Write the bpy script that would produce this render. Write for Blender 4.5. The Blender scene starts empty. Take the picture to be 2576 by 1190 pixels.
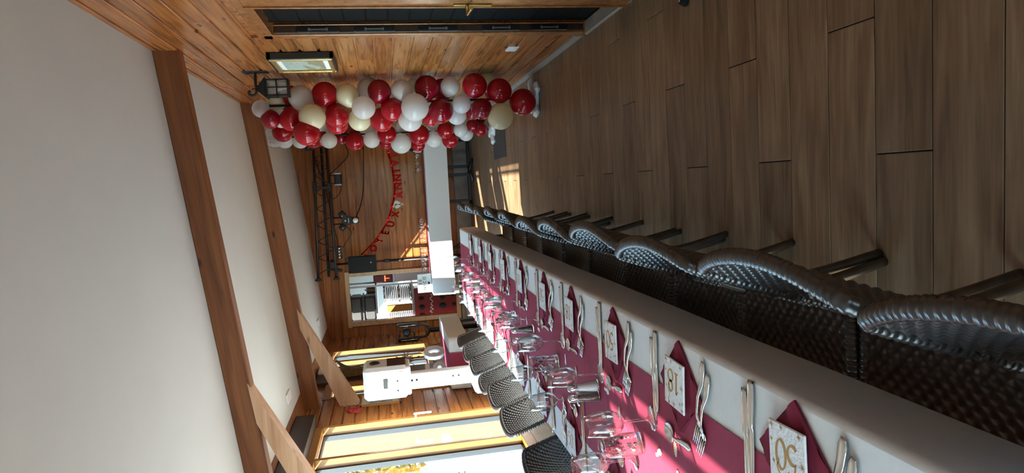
import bpy, bmesh, math, random
from mathutils import Vector, Matrix, Euler
R = math.radians; PI = math.pi
random.seed(7)
S = bpy.context.scene
COL = S.collection

# ------------------------------------------------------------------ camera
cd = bpy.data.cameras.new('camera'); cam = bpy.data.objects.new('camera', cd); COL.objects.link(cam)
cd.sensor_fit = 'HORIZONTAL'; cd.sensor_width = 36.0
cd.lens = 1665.0 * 36.0 / 2576.0
cd.clip_start = 0.03
right = Vector((0.995258476, 0.068828317, -0.068725749))
down = Vector((-0.054598158, -0.18942494, -0.980376067))
fwd = Vector((-0.080496005, 0.97947989, -0.184768878))
cam.matrix_world = Matrix(((down.x, right.x, -fwd.x, 0.0), (down.y, right.y, -fwd.y, 0.0),
                           (down.z, right.z, -fwd.z, 1.44), (0, 0, 0, 1)))       # the phone is held sideways
S.camera = cam

# ------------------------------------------------------------------ light
EXPO = 0.12
SUN_EL, SUN_STR, SKY_STR = 33.1, 42.0, 44.0
w = bpy.data.worlds.new('world'); S.world = w; w.use_nodes = True
nt = w.node_tree; bg = nt.nodes['Background']
sky = nt.nodes.new('ShaderNodeTexSky'); sky.sky_type = 'HOSEK_WILKIE'
sdir = Vector((-0.781 * math.cos(R(SUN_EL)), -0.625 * math.cos(R(SUN_EL)), math.sin(R(SUN_EL))))
sky.sun_direction = sdir; sky.turbidity = 3.0; sky.ground_albedo = 0.5
tint = nt.nodes.new('ShaderNodeMix'); tint.data_type = 'RGBA'; tint.blend_type = 'MULTIPLY'; tint.inputs['Factor'].default_value = 1.0
tint.inputs['B'].default_value = (.84, 1.0, 1.06, 1)
nt.links.new(sky.outputs['Color'], tint.inputs['A']); nt.links.new(tint.outputs['Result'], bg.inputs['Color']); bg.inputs['Strength'].default_value = SKY_STR
sl = bpy.data.lights.new('sun', 'SUN'); sun = bpy.data.objects.new('sun', sl); COL.objects.link(sun)
sl.energy = SUN_STR; sl.angle = R(0.6); sl.color = (1.0, 0.95, 0.87)
sun.rotation_euler = (-sdir).to_track_quat('-Z', 'Y').to_euler(); sun.location = (-6, -4, 8)
def portal(name, x, y0, y1, z0, z1):
    l = bpy.data.lights.new(name, 'AREA'); l.shape = 'RECTANGLE'; l.size = y1 - y0; l.size_y = z1 - z0
    l.cycles.is_portal = True
    o = bpy.data.objects.new(name, l); COL.objects.link(o); o.location = (x, (y0 + y1) / 2, (z0 + z1) / 2)
    o.matrix_world = Matrix.Translation(o.location) @ Matrix(((0, 0, -1, 0), (1, 0, 0, 0), (0, -1, 0, 0), (0, 0, 0, 1)))
S.view_settings.view_transform = 'Standard'; S.view_settings.look = 'None'
S.view_settings.exposure = EXPO; S.view_settings.gamma = 1.0; S.view_settings.use_curve_mapping = False
S.cycles.use_denoising = True; S.cycles.max_bounces = 10; S.cycles.transparent_max_bounces = 24
S.cycles.diffuse_bounces = 5; S.cycles.glossy_bounces = 4; S.cycles.sample_clamp_indirect = 8.0
S.cycles.caustics_reflective = False; S.cycles.caustics_refractive = False

# ------------------------------------------------------------------ helpers
class MB:
    def __init__(s): s.v = []; s.f = []; s.sm = []
    def add(s, vs, fs, smooth=False):
        b = len(s.v); s.v += [tuple(p) for p in vs]
        s.f += [tuple(i + b for i in f) for f in fs]; s.sm += [smooth] * len(fs); return s
    def box(s, c, d, rot=None, bev=0.0):
        x, y, z = d[0] / 2, d[1] / 2, d[2] / 2; M = rot.to_matrix() if isinstance(rot, Euler) else rot
        c = Vector(c)
        def T(p):
            p = Vector(p); return c + (M @ p if M else p)
        if bev <= 0:
            vs = [T((sx * x, sy * y, sz * z)) for sx in (-1, 1) for sy in (-1, 1) for sz in (-1, 1)]
            return s.add(vs, [(0, 1, 3, 2), (4, 6, 7, 5), (0, 4, 5, 1), (2, 3, 7, 6), (0, 2, 6, 4), (1, 5, 7, 3)])
        b = min(bev, x, y, z) ; vs = []
        for sx in (-1, 1):
            for sy in (-1, 1):
                for sz in (-1, 1):
                    vs += [T((sx * x, sy * (y - b), sz * (z - b))), T((sx * (x - b), sy * y, sz * (z - b))), T((sx * (x - b), sy * (y - b), sz * z))]
        I = lambda a, b_, c_, k: ((a * 2 + b_) * 2 + c_) * 3 + k
        fs = []
        for a in (0, 1):
            fs += [(I(a, 0, 0, 0), I(a, 0, 1, 0), I(a, 1, 1, 0), I(a, 1, 0, 0)), (I(0, a, 0, 1), I(0, a, 1, 1), I(1, a, 1, 1), I(1, a, 0, 1)),
                   (I(0, 0, a, 2), I(0, 1, a, 2), I(1, 1, a, 2), I(1, 0, a, 2))]
            for b_ in (0, 1):
                fs += [(I(a, b_, 0, 0), I(a, b_, 1, 0), I(a, b_, 1, 1), I(a, b_, 0, 1)), (I(a, 0, b_, 0), I(a, 1, b_, 0), I(a, 1, b_, 2), I(a, 0, b_, 2)),
                       (I(0, a, b_, 1), I(1, a, b_, 1), I(1, a, b_, 2), I(0, a, b_, 2))]
                for c_ in (0, 1): fs.append((I(a, b_, c_, 0), I(a, b_, c_, 1), I(a, b_, c_, 2)))
        return s.add(vs, fs)
    def tube(s, pts, r, n=8, cap=True, closed=False):
        pts = [Vector(p) for p in pts]; N = len(pts); rs = r if isinstance(r, (list, tuple)) else [r] * N
        vs = []; up = None
        for i, p in enumerate(pts):
            if closed: t = pts[(i + 1) % N] - pts[i - 1]
            else: t = pts[min(i + 1, N - 1)] - pts[max(i - 1, 0)]
            t = t.normalized() if t.length > 1e-9 else Vector((0, 0, 1))
            if up is None:
                up = Vector((0, 0, 1)) if abs(t.z) < .9 else Vector((1, 0, 0))
            a = (up - t * up.dot(t)).normalized(); up = a; b = t.cross(a)
            for k in range(n):
                th = 2 * PI * k / n; vs.append(p + (a * math.cos(th) + b * math.sin(th)) * rs[i])
        fs = []
        for i in range(N if closed else N - 1):
            j = (i + 1) % N
            for k in range(n): fs.append((i * n + k, i * n + (k + 1) % n, j * n + (k + 1) % n, j * n + k))
        s.add(vs, fs, True)
        if cap and not closed:
            b = len(s.v) - len(vs)
            s.f += [tuple(b + k for k in reversed(range(n))), tuple(b + (N - 1) * n + k for k in range(n))]; s.sm += [False, False]
        return s
    def lathe(s, prof, n=24, c=(0, 0, 0), M=None, smooth=True):
        c = Vector(c); vs = []
        for r, z in prof:
            for k in range(n):
                p = Vector((r * math.cos(2 * PI * k / n), r * math.sin(2 * PI * k / n), z)); vs.append(c + (M @ p if M else p))
        fs = [(i * n + k, i * n + (k + 1) % n, (i + 1) * n + (k + 1) % n, (i + 1) * n + k) for i in range(len(prof) - 1) for k in range(n)]
        return s.add(vs, fs, smooth)
    def prism(s, poly, h, M=None, smooth=False):
        """outline in local xy extruded from z=0 to z=h"""
        n = len(poly); f = (lambda p: M @ Vector(p)) if M else Vector
        vs = [f((x, y, 0)) for x, y in poly] + [f((x, y, h)) for x, y in poly]
        fs = [tuple(reversed(range(n))), tuple(range(n, 2 * n))] + [(i, (i + 1) % n, n + (i + 1) % n, n + i) for i in range(n)]
        return s.add(vs, fs, smooth)
    def sphere(s, c, r, nu=12, nv=8, sc=(1, 1, 1)):
        vs = []; c = Vector(c)
        for j in range(nv + 1):
            ph = PI * j / nv
            for k in range(nu):
                th = 2 * PI * k / nu
                vs.append(c + Vector((r * sc[0] * math.sin(ph) * math.cos(th), r * sc[1] * math.sin(ph) * math.sin(th), r * sc[2] * math.cos(ph))))
        return s.add(vs, [(j * nu + k, (j + 1) * nu + k, (j + 1) * nu + (k + 1) % nu, j * nu + (k + 1) % nu) for j in range(nv) for k in range(nu)], True)
    def grid(s, fn, nu, nv, smooth=True):
        vs = [fn(i / nu, j / nv) for j in range(nv + 1) for i in range(nu + 1)]
        return s.add(vs, [(j * (nu + 1) + i, j * (nu + 1) + i + 1, (j + 1) * (nu + 1) + i + 1, (j + 1) * (nu + 1) + i) for j in range(nv) for i in range(nu)], smooth)
    def mesh(s, name, mat):
        m = bpy.data.meshes.new(name); m.from_pydata(s.v, [], s.f); m.update()
        m.polygons.foreach_set('use_smooth', s.sm)
        if mat: m.materials.append(mat)
        bm = bmesh.new(); bm.from_mesh(m); bmesh.ops.recalc_face_normals(bm, faces=bm.faces); bm.to_mesh(m); bm.free()
        return m
    def build(s, name, mat, parent=None, loc=(0, 0, 0), rot=(0, 0, 0)):
        return put(name, s.mesh(name, mat), parent, loc, rot)

def put(name, mesh, parent=None, loc=(0, 0, 0), rot=(0, 0, 0), scale=(1, 1, 1)):
    o = bpy.data.objects.new(name, mesh); COL.objects.link(o)
    o.parent = parent; o.location = loc; o.rotation_euler = rot; o.scale = scale
    return o
def tag(o, label, cat, group=None, kind=None):
    if label: o['label'] = label
    if cat: o['category'] = cat
    if group: o['group'] = group
    if kind: o['kind'] = kind
    return o
def thing(name, label, cat, loc=(0, 0, 0), rotz=0.0, group=None):
    o = bpy.data.objects.new(name, None); COL.objects.link(o); o.location = loc; o.rotation_euler = (0, 0, rotz)
    o.empty_display_size = .05
    return tag(o, label, cat, group)
def struct(o): o['kind'] = 'structure'; return o
def copy_tree(o, parent=None):
    c = o.copy(); COL.objects.link(c); c.parent = parent
    for ch in list(o.children): copy_tree(ch, c)
    return c
def at(o, loc, rotz, label, group=None):
    o.location = loc; o.rotation_euler = (0, 0, rotz); o['label'] = label
    if group: o['group'] = group
    return o
def smoothpath(P, n=6):
    P = [Vector(p) for p in P]; out = []
    for i in range(len(P) - 1):
        p0 = P[max(i - 1, 0)]; p1 = P[i]; p2 = P[i + 1]; p3 = P[min(i + 2, len(P) - 1)]
        for k in range(n):
            t = k / n
            out.append(0.5 * ((2 * p1) + (p2 - p0) * t + (2 * p0 - 5 * p1 + 4 * p2 - p3) * t * t + (3 * p1 - p0 - 3 * p2 + p3) * t ** 3))
    out.append(P[-1]); return out
ORD = ['nearest', 'second', 'third', 'fourth', 'fifth', 'sixth', 'seventh', 'eighth', 'ninth', 'tenth', 'eleventh', 'twelfth', 'thirteenth', 'fourteenth', 'fifteenth', 'sixteenth']

# ------------------------------------------------------------------ materials
def new_mat(name):
    m = bpy.data.materials.new(name); m.use_nodes = True; return m, m.node_tree, m.node_tree.nodes['Principled BSDF']
def sock(b, *names):
    for n in names:
        if n in b.inputs: return b.inputs[n]
def pmat(name, col, rough=.5, metal=0.0, spec=.5, noise=0.0, nscale=20.0, bump=0.0, coat=0.0, emit=None, estr=0.0, sheen=0.0):
    m, t, b = new_mat(name)
    b.inputs['Base Color'].default_value = (*col, 1); b.inputs['Roughness'].default_value = rough; b.inputs['Metallic'].default_value = metal
    sock(b, 'Specular IOR Level', 'Specular').default_value = spec
    if coat: sock(b, 'Coat Weight', 'Clearcoat').default_value = coat
    if emit: sock(b, 'Emission Color', 'Emission').default_value = (*emit, 1); b.inputs['Emission Strength'].default_value = estr
    if noise or bump:
        tc = t.nodes.new('ShaderNodeTexCoord'); nz = t.nodes.new('ShaderNodeTexNoise'); nz.inputs['Scale'].default_value = nscale; nz.inputs['Detail'].default_value = 4
        t.links.new(tc.outputs['Object'], nz.inputs['Vector'])
        if noise:
            r = t.nodes.new('ShaderNodeValToRGB'); a, c = r.color_ramp.elements
            a.position, c.position = .3, .7
            a.color = (*[x * (1 - noise) for x in col], 1); c.color = (*[min(1, x * (1 + noise)) for x in col], 1)
            t.links.new(nz.outputs['Fac'], r.inputs['Fac']); t.links.new(r.outputs['Color'], b.inputs['Base Color'])
        if bump:
            bp = t.nodes.new('ShaderNodeBump'); bp.inputs['Strength'].default_value = bump; bp.inputs['Distance'].default_value = .004
            t.links.new(nz.outputs['Fac'], bp.inputs['Height']); t.links.new(bp.outputs['Normal'], b.inputs['Normal'])
    return m
def wood(name, dark, mid, light, rough=.35, stretch=(1.2, 22, 22), knots=.0, vary=.25, bump=.05, spec=.5, coat=0.0):
    """grain along local x; each object gets its own slice and tone"""
    m, t, b = new_mat(name); N, L = t.nodes.new, t.links.new
    tc = N('ShaderNodeTexCoord'); oi = N('ShaderNodeObjectInfo')
    off = N('ShaderNodeVectorMath'); off.operation = 'MULTIPLY_ADD'
    cmb = N('ShaderNodeCombineXYZ')
    for k in range(3): L(oi.outputs['Random'], cmb.inputs[k])
    off.inputs[1].default_value = (37.0, 19.0, 53.0)
    L(cmb.outputs[0], off.inputs[0]); L(tc.outputs['Object'], off.inputs[2])
    mp = N('ShaderNodeMapping'); mp.inputs['Scale'].default_value = stretch; L(off.outputs[0], mp.inputs['Vector'])
    n1 = N('ShaderNodeTexNoise'); n1.inputs['Scale'].default_value = 1.0; n1.inputs['Detail'].default_value = 6; n1.inputs['Distortion'].default_value = .8
    L(mp.outputs[0], n1.inputs['Vector'])
    mp2 = N('ShaderNodeMapping'); mp2.inputs['Scale'].default_value = (stretch[0] * 2, stretch[1] * 5, stretch[2] * 5); L(off.outputs[0], mp2.inputs['Vector'])
    n2 = N('ShaderNodeTexNoise'); n2.inputs['Scale'].default_value = 1.0; n2.inputs['Detail'].default_value = 3; L(mp2.outputs[0], n2.inputs['Vector'])
    mx = N('ShaderNodeMath'); mx.operation = 'MULTIPLY_ADD'; mx.inputs[1].default_value = .35; L(n2.outputs['Fac'], mx.inputs[0])
    ml = N('ShaderNodeMath'); ml.operation = 'MULTIPLY'; ml.inputs[1].default_value = .7; L(n1.outputs['Fac'], ml.inputs[0]); L(ml.outputs[0], mx.inputs[2])
    cr = N('ShaderNodeValToRGB'); e = cr.color_ramp.elements
    e[0].position, e[0].color = .36, (*dark, 1); e[1].position, e[1].color = .68, (*light, 1)
    q = e.new(.52); q.color = (*mid, 1)
    L(mx.outputs[0], cr.inputs['Fac']); col = cr.outputs['Color']
    hsv = N('ShaderNodeHueSaturation'); vr = N('ShaderNodeMapRange')
    vr.inputs['To Min'].default_value = 1 - vary; vr.inputs['To Max'].default_value = 1 + vary
    L(oi.outputs['Random'], vr.inputs['Value']); L(vr.outputs[0], hsv.inputs['Value']); L(col, hsv.inputs['Color']); col = hsv.outputs[0]
    if knots:
        mk = N('ShaderNodeMapping'); mk.inputs['Scale'].default_value = (2.2, 6.0, 6.0); L(off.outputs[0], mk.inputs['Vector'])
        vo = N('ShaderNodeTexVoronoi'); vo.inputs['Scale'].default_value = 1.0; L(mk.outputs[0], vo.inputs['Vector'])
        kr = N('ShaderNodeValToRGB'); ke = kr.color_ramp.elements
        ke[0].position, ke[0].color = .05, (1, 1, 1, 1); ke[1].position, ke[1].color = .05 + knots, (0, 0, 0, 1)
        L(vo.outputs['Distance'], kr.inputs['Fac'])
        mm = N('ShaderNodeMix'); mm.data_type = 'RGBA'; mm.inputs['B'].default_value = (*[x * .35 for x in dark], 1)
        L(kr.outputs['Color'], mm.inputs['Factor']); L(col, mm.inputs['A']); col = mm.outputs['Result']
    L(col, b.inputs['Base Color']); b.inputs['Roughness'].default_value = rough
    sock(b, 'Specular IOR Level', 'Specular').default_value = spec
    if coat: sock(b, 'Coat Weight', 'Clearcoat').default_value = coat; sock(b, 'Coat Roughness', 'Clearcoat Roughness').default_value = .15
    if bump:
        bp = N('ShaderNodeBump'); bp.inputs['Strength'].default_value = bump; bp.inputs['Distance'].default_value = .003
        L(n2.outputs['Fac'], bp.inputs['Height']); L(bp.outputs['Normal'], b.inputs['Normal'])
    return m
def thin_glass(name, tint=(1, 1, 1), base=.04, edge=.75, blend=.35, rough=0.0, haze=0.0):
    m = bpy.data.materials.new(name); m.use_nodes = True; t = m.node_tree; t.nodes.clear(); N, L = t.nodes.new, t.links.new
    out = N('ShaderNodeOutputMaterial'); tr = N('ShaderNodeBsdfTransparent'); gl = N('ShaderNodeBsdfGlossy'); mix = N('ShaderNodeMixShader')
    tr.inputs['Color'].default_value = (*tint, 1); gl.inputs['Roughness'].default_value = rough
    lw = N('ShaderNodeLayerWeight'); lw.inputs['Blend'].default_value = blend
    mr = N('ShaderNodeMapRange'); mr.inputs['To Min'].default_value = base; mr.inputs['To Max'].default_value = edge
    pw = N('ShaderNodeMath'); pw.operation = 'POWER'; pw.inputs[1].default_value = 2.0
    L(lw.outputs['Facing'], pw.inputs[0]); L(pw.outputs[0], mr.inputs['Value']); L(mr.outputs[0], mix.inputs[0])
    L(tr.outputs[0], mix.inputs[1]); L(gl.outputs[0], mix.inputs[2])
    last = mix.outputs[0]
    if haze:
        df = N('ShaderNodeBsdfDiffuse'); df.inputs['Color'].default_value = (.9, .9, .92, 1); m2 = N('ShaderNodeMixShader'); m2.inputs[0].default_value = haze
        L(last, m2.inputs[1]); L(df.outputs[0], m2.inputs[2]); last = m2.outputs[0]
    L(last, out.inputs['Surface']); return m
def latex(name, col, trans=.3, rough=.13, clear=0.0):
    m, t, b = new_mat(name); N, L = t.nodes.new, t.links.new; out = t.nodes['Material Output']
    b.inputs['Base Color'].default_value = (*col, 1); b.inputs['Roughness'].default_value = rough; sock(b, 'Specular IOR Level', 'Specular').default_value = .5
    tl = N('ShaderNodeBsdfTranslucent'); tl.inputs['Color'].default_value = (*[min(1, c * 1.3) for c in col], 1)
    mx = N('ShaderNodeMixShader'); mx.inputs[0].default_value = trans; L(b.outputs[0], mx.inputs[1]); L(tl.outputs[0], mx.inputs[2]); last = mx.outputs[0]
    if clear:
        tp = N('ShaderNodeBsdfTransparent'); tp.inputs['Color'].default_value = (.96, .96, .96, 1); lw = N('ShaderNodeLayerWeight'); lw.inputs['Blend'].default_value = .3
        mr = N('ShaderNodeMapRange'); mr.inputs['To Min'].default_value = clear; mr.inputs['To Max'].default_value = .05; L(lw.outputs['Facing'], mr.inputs['Value'])
        m3 = N('ShaderNodeMixShader'); L(mr.outputs[0], m3.inputs[0]); L(last, m3.inputs[1]); L(tp.outputs[0], m3.inputs[2]); last = m3.outputs[0]
    L(last, out.inputs['Surface']); return m

PINE = wood('varnished_pine', (.195, .06, .0145), (.33, .118, .030), (.43, .175, .052), rough=.24, stretch=(1.6, 26, 26), knots=.05, vary=.16, bump=.04)
BEAM = wood('beam_pine', (.135, .042, .011), (.205, .07, .019), (.265, .10, .03), rough=.45, stretch=(1.2, 14, 14), knots=.06, vary=.06)
BRACE = wood('pale_brace_pine', (.42, .24, .125), (.54, .33, .19), (.62, .42, .27), rough=.5, stretch=(1.2, 12, 12), knots=.09, vary=.08)
GOLD = wood('golden_frame_pine', (.30, .125, .022), (.36, .155, .03), (.41, .185, .04), rough=.35, stretch=(1.2, 18, 18), vary=.05)
DOORW = wood('door_pine', (.22, .075, .02), (.31, .115, .032), (.38, .15, .048), rough=.25, stretch=(1.2, 16, 16), vary=.04)
WHITEWOOD = wood('raw_pine_trim', (.5, .33, .17), (.6, .42, .24), (.68, .5, .3), rough=.55, stretch=(1.5, 14, 14), knots=.05, vary=.06)
PLANK = wood('oak_plank_tile', (.155, .091, .047), (.245, .156, .087), (.34, .23, .135), rough=.38, stretch=(2.2, 18, 1), knots=.0, vary=.17, bump=.08, spec=.45)
GROUT = pmat('dark_grout', (.05, .042, .035), .8)
CEIL = pmat('ceiling_white', (.64, .685, .655), .75, noise=.02, nscale=2.0)
WHITEWALL = pmat('wall_white', (.8, .8, .78), .7)
STONE = pmat('grey_plinth_tile', (.34, .32, .29), .35, noise=.15, nscale=8)
BLACK = pmat('black_metal', (.012, .012, .013), .4, spec=.5)
BLACKM = pmat('matt_black', (.012, .012, .012), .75, spec=.25)
IRON = pmat('wrought_iron', (.014, .016, .017), .45, metal=.4, noise=.3, nscale=60)
DARKMETAL = pmat('brown_metal', (.045, .035, .03), .42, metal=.3)
RUBBER = pmat('dark_seal', (.03, .035, .04), .4)
CLOTH = pmat('white_paper_cloth', (.77, .79, .78), .8, spec=.2, noise=.02, nscale=60, bump=.12)
BURG = pmat('burgundy_paper', (.33, .042, .084), .75, spec=.25, noise=.06, nscale=40, bump=.1)
NAPK = pmat('burgundy_napkin', (.205, .020, .044), .85, spec=.2, noise=.1, nscale=25, bump=.3)
PAPER = pmat('white_printed_napkin', (.83, .84, .84), .85, spec=.2, noise=.02, nscale=120, bump=.5)
GOLDINK = pmat('gold_ink', (.46, .26, .06), .45, metal=.3)
STEEL = pmat('polished_steel', (.62, .61, .585), .18, metal=1.0)
CHROME = pmat('chrome', (.7, .7, .7), .1, metal=1.0)
ALU = pmat('grey_aluminium', (.45, .46, .47), .35, metal=.8)
WICK = pmat('dark_wicker', (.021, .018, .017), .30, spec=.7)
BAMB = pmat('dark_bamboo_frame', (.035, .023, .013), .35, noise=.6, nscale=14)
BAMBL = pmat('light_bamboo_frame', (.40, .27, .13), .35, noise=.3, nscale=14)
WINEGL = thin_glass('clear_drinking_glass', (.965, .965, .965), .085, .9, .5)
PANE = thin_glass('window_pane', (.95, .97, .96), .06, .9, .25)
WHITEP = pmat('white_plastic', (.82, .83, .84), .35)
LANTGL = thin_glass('seeded_lantern_glass', (.8, .82, .8), .10, .6, .4, .1, .12)
REDF = pmat('red_foil', (.55, .006, .012), .22, metal=.75)
BAL = {'R': latex('red_balloon', (.42, .006, .014), .22), 'D': latex('dark_red_balloon', (.27, .004, .014), .2),
       'P': latex('pearl_balloon', (.72, .66, .64), .42), 'W': latex('white_balloon', (.80, .82, .82), .4),
       'I': latex('ivory_balloon', (.80, .72, .52), .35), 'C': latex('clear_balloon', (.8, .8, .8), .4, .15, .7)}
WHITEB = pmat('stand_foot_white', (.8, .8, .8), .4)
SHUT = pmat('shutter_slat', (.008, .0075, .007), .8, spec=.08)
SCREEN = pmat('dark_screen', (.03, .008, .008), .3, spec=.25)
REDC = pmat('dark_red_enamel', (.20, .016, .014), .35)
REDLED = pmat('red_lamp', (.6, .05, .02), .4, emit=(1, .12, .04), estr=3.0)
STRAW = wood('dry_straw', (.20, .11, .04), (.32, .19, .07), (.42, .27, .11), rough=.8, stretch=(2, 30, 30), vary=.2)
OLDWOOD = wood('old_tool_wood', (.16, .07, .025), (.24, .115, .045), (.3, .15, .06), rough=.55, vary=.1)
DARKWOOD = wood('dark_tool_wood', (.03, .014, .008), (.05, .024, .013), (.07, .035, .02), rough=.5, vary=.1)
PEACH = pmat('peach_render', (.19, .118, .075), .85, noise=.03, nscale=3)
TERR = pmat('pale_terrace', (.46, .46, .45), .8, noise=.05, nscale=2)
LEAFG = pmat('golden_leaf', (.38, .30, .05), .6, noise=.4, nscale=5)
LEAFD = pmat('green_leaf', (.06, .11, .04), .6, noise=.4, nscale=5)
BARK = pmat('bark', (.08, .055, .035), .9)

# ------------------------------------------------------------------ floor
XR, XL, YB = 1.03, -2.45, 11.3
fl = struct(MB().box((-.71, 5.0, -.06), (3.7, 12.8, .1)).build('floor', GROUT))
TW, TL = .2087, 1.2
plank_cache = {}
def plank_mesh(L):
    k = round(L, 3)
    if k not in plank_cache:
        plank_cache[k] = MB().box((0, 0, -.004), (L, TW - .0035, .012), bev=.0016).mesh('plank', PLANK)
    return plank_cache[k]
for k in range(-6, 48):
    y = 1.323 + k * TW + TW / 2
    if y > YB: break
    j0 = (.026 + .4 * (k - 1)) % TL
    x = j0 - TL * math.ceil((j0 - XL) / TL)
    while x < XR:
        a, b = max(x, XL), min(x + TL, XR)
        if b - a > .03: put('plank', plank_mesh(b - a - .004), fl, ((a + b) / 2, y, -.002))
        x += TL
# floor mat by the second balloon column
tag(MB().box((.54, 8.13, .005), (.46, .84, .006), bev=.002).build('floor_mat', pmat('slate_mat', (.06, .065, .07), .6, noise=.2, nscale=30)), 'dark grey mat lying flat on the plank floor beside the rear balloon column', 'mat')

# ------------------------------------------------------------------ walls of boards
def board_mesh(L, h, t=.020, gap=.017):
    """long board along x, face to -y, centred; recessed tongue on its lower edge"""
    m = MB(); hh = h / 2; b = .004
    prof = [(0, -hh), (-t * .3, -hh), (-t * .3, -hh + gap), (-t + b, -hh + gap), (-t, -hh + gap + b), (-t, hh - b), (-t + b, hh), (0, hh)]
    n = len(prof)
    vs = [(-L / 2, y, z) for y, z in prof] + [(L / 2, y, z) for y, z in prof]
    fs = [(i, (i + 1) % n, n + (i + 1) % n, n + i) for i in range(n)] + [tuple(range(n)), tuple(reversed(range(n, 2 * n)))]
    return m.add(vs, fs).mesh('board', PINE)
bcache = {}
def board(parent, a, b, zc, h, place):
    L = b - a - .0015; k = (round(L, 3), round(h, 4))
    if k not in bcache: bcache[k] = board_mesh(L, h)
    o = put('board', bcache[k], parent); place(o, (a + b) / 2, zc); return o
def pl_back(o, s, z): o.location = (s, YB, z)
def pl_right(o, s, z): o.location = (XR, s, z); o.rotation_euler = (0, 0, -PI / 2)
def pl_left(o, s, z): o.location = (XL, s, z); o.rotation_euler = (0, 0, PI / 2)
def board_rows(parent, a, b, z0, h, ztop, holes, place, split=None, rng=random):
    z = z0; i = 0
    while z < ztop(0) - .02:
        hh = min(h, ztop(0) - z); zc = z + h / 2
        segs = [(a, b)]
        for (ha, hb, hz0, hz1) in holes:
            if zc > hz0 and zc < hz1:
                ns = []
                for s0, s1 in segs:
                    if hb <= s0 or ha >= s1: ns.append((s0, s1))
                    else:
                        if ha > s0: ns.append((s0, ha))
                        if hb < s1: ns.append((hb, s1))
                segs = ns
        for s0, s1 in segs:
            cuts = [s0]
            if split and s1 - s0 > split * .8:
                c = s0 + rng.uniform(.25, .75) * (s1 - s0); cuts.append(c)
                if s1 - s0 > split * 2: cuts.append(s0 + (c - s0) * rng.uniform(.3, .5))
            cuts = sorted(cuts) + [s1]
            for q in range(len(cuts) - 1):
                if cuts[q + 1] - cuts[q] > .04: board(parent, cuts[q], cuts[q + 1], zc, h, place)
        z += h; i += 1
ZC = lambda x: 2.90 + .115 * (x - 1.02)        # underside of the sloping ceiling
# back wall with the hatch opening
HX0, HX1, HZ0, HZ1 = -2.20, -1.40, .33, 2.13
wb = MB()
wb.box(((XL + HX0) / 2, YB + .09, 1.45), (HX0 - XL, .18, 2.9)); wb.box(((HX1 + XR) / 2, YB + .09, 1.45), (XR - HX1, .18, 2.9))
wb.box(((HX0 + HX1) / 2, YB + .09, (HZ1 + 2.9) / 2), (HX1 - HX0, .18, 2.9 - HZ1)); wb.box(((HX0 + HX1) / 2, YB + .09, HZ0 / 2), (HX1 - HX0, .18, HZ0))
wall_back = struct(wb.build('wall_back', PINE))
board_rows(wall_back, XL, XR, .262, .126, lambda s: 2.93, [(HX0 - .07, HX1 + .07, HZ0 - .07, HZ1 + .06)], pl_back, 2.2)
struct(MB().box(((XL + XR) / 2, YB - .012, .13), (XR - XL, .024, .26), bev=.004).build('baseboard_back', STONE))
# right wall with the shuttered door
DY0, DY1, DZ = 3.25, 4.44, 2.06
wr = MB()
wr.box((XR + .15, (DY1 + YB) / 2, 1.45), (.3, YB - DY1, 3.0)); wr.box((XR + .15, (DY0 - 1.5) / 2, 1.45), (.3, DY0 + 1.5, 3.0))
wr.box((XR + .15, (DY0 + DY1) / 2, (DZ + 2.95) / 2), (.3, DY1 - DY0, 2.95 - DZ))
wall_right = struct(wr.build('wall_right', PINE))
board_rows(wall_right, -.5, YB, .008, .1293, lambda s: 2.92, [(DY0 - .09, DY1 + .09, -1, DZ + .1)], pl_right, 3.2)
struct(MB().box((XR - .024, (DY1 + .1 + YB) / 2, .03), (.022, YB - DY1 - .1, .06), bev=.003).build('baseboard_right', STONE))
# left wall with its windows
WIN = [(-1.3, .83, .2, 2.39), (2.45, 6.98, .2, 2.33), (7.93, 8.55, .25, 2.33), (9.0, 10.32, .93, 2.42)]
wl = MB(); ys = [-1.5]
for (a, b, z0, z1) in WIN:
    wl.box((XL - .05, (ys[-1] + a) / 2, 1.35), (.1, a - ys[-1], 2.7))
    wl.box((XL - .05, (a + b) / 2, z0 / 2), (.1, b - a, z0)); wl.box((XL - .05, (a + b) / 2, (z1 + 2.7) / 2), (.1, b - a, 2.7 - z1)); ys.append(b)
wl.box((XL - .05, (ys[-1] + YB) / 2, 1.35), (.1, YB - ys[-1], 2.7))
wall_left = struct(wl.build('wall_left', PINE))
board_rows(wall_left, 6.0, YB, .262, .127, lambda s: 2.56, [(a - .02, b + .02, z0 - .03, z1 + .03) for a, b, z0, z1 in WIN], pl_left, None)
struct(MB().box((XL + .012, 4.9, .1), (.024, 12.8, .2), bev=.004).build('baseboard_left', STONE))
wf = MB()
wf.box((-1.15, -1.6, 1.45), (3.0, .2, 3.1)); wf.box((1.15, -1.6, 1.45), (.4, .2, 3.1)); wf.box((.65, -1.6, 2.5), (.7, .2, 1.0)); wf.box((.65, -1.6, .05), (.7, .2, .1))
wall_front = struct(wf.build('wall_front', WHITEWALL))
w0 = struct(MB().box((.65, -1.55, 1.97), (.6, .1, .08), bev=.004).build('window_fill', GOLD))  # unseen window added behind the camera as fill daylight for floor and cloth
for xx in (.38, .92): MB().box((xx, -1.55, 1.05), (.06, .1, 1.8), bev=.004).build('stile', GOLD, w0)
for xx in (.65,): MB().box((xx, -1.58, 1.02), (.48, .006, 1.84)).build('pane', PANE, w0)
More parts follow.
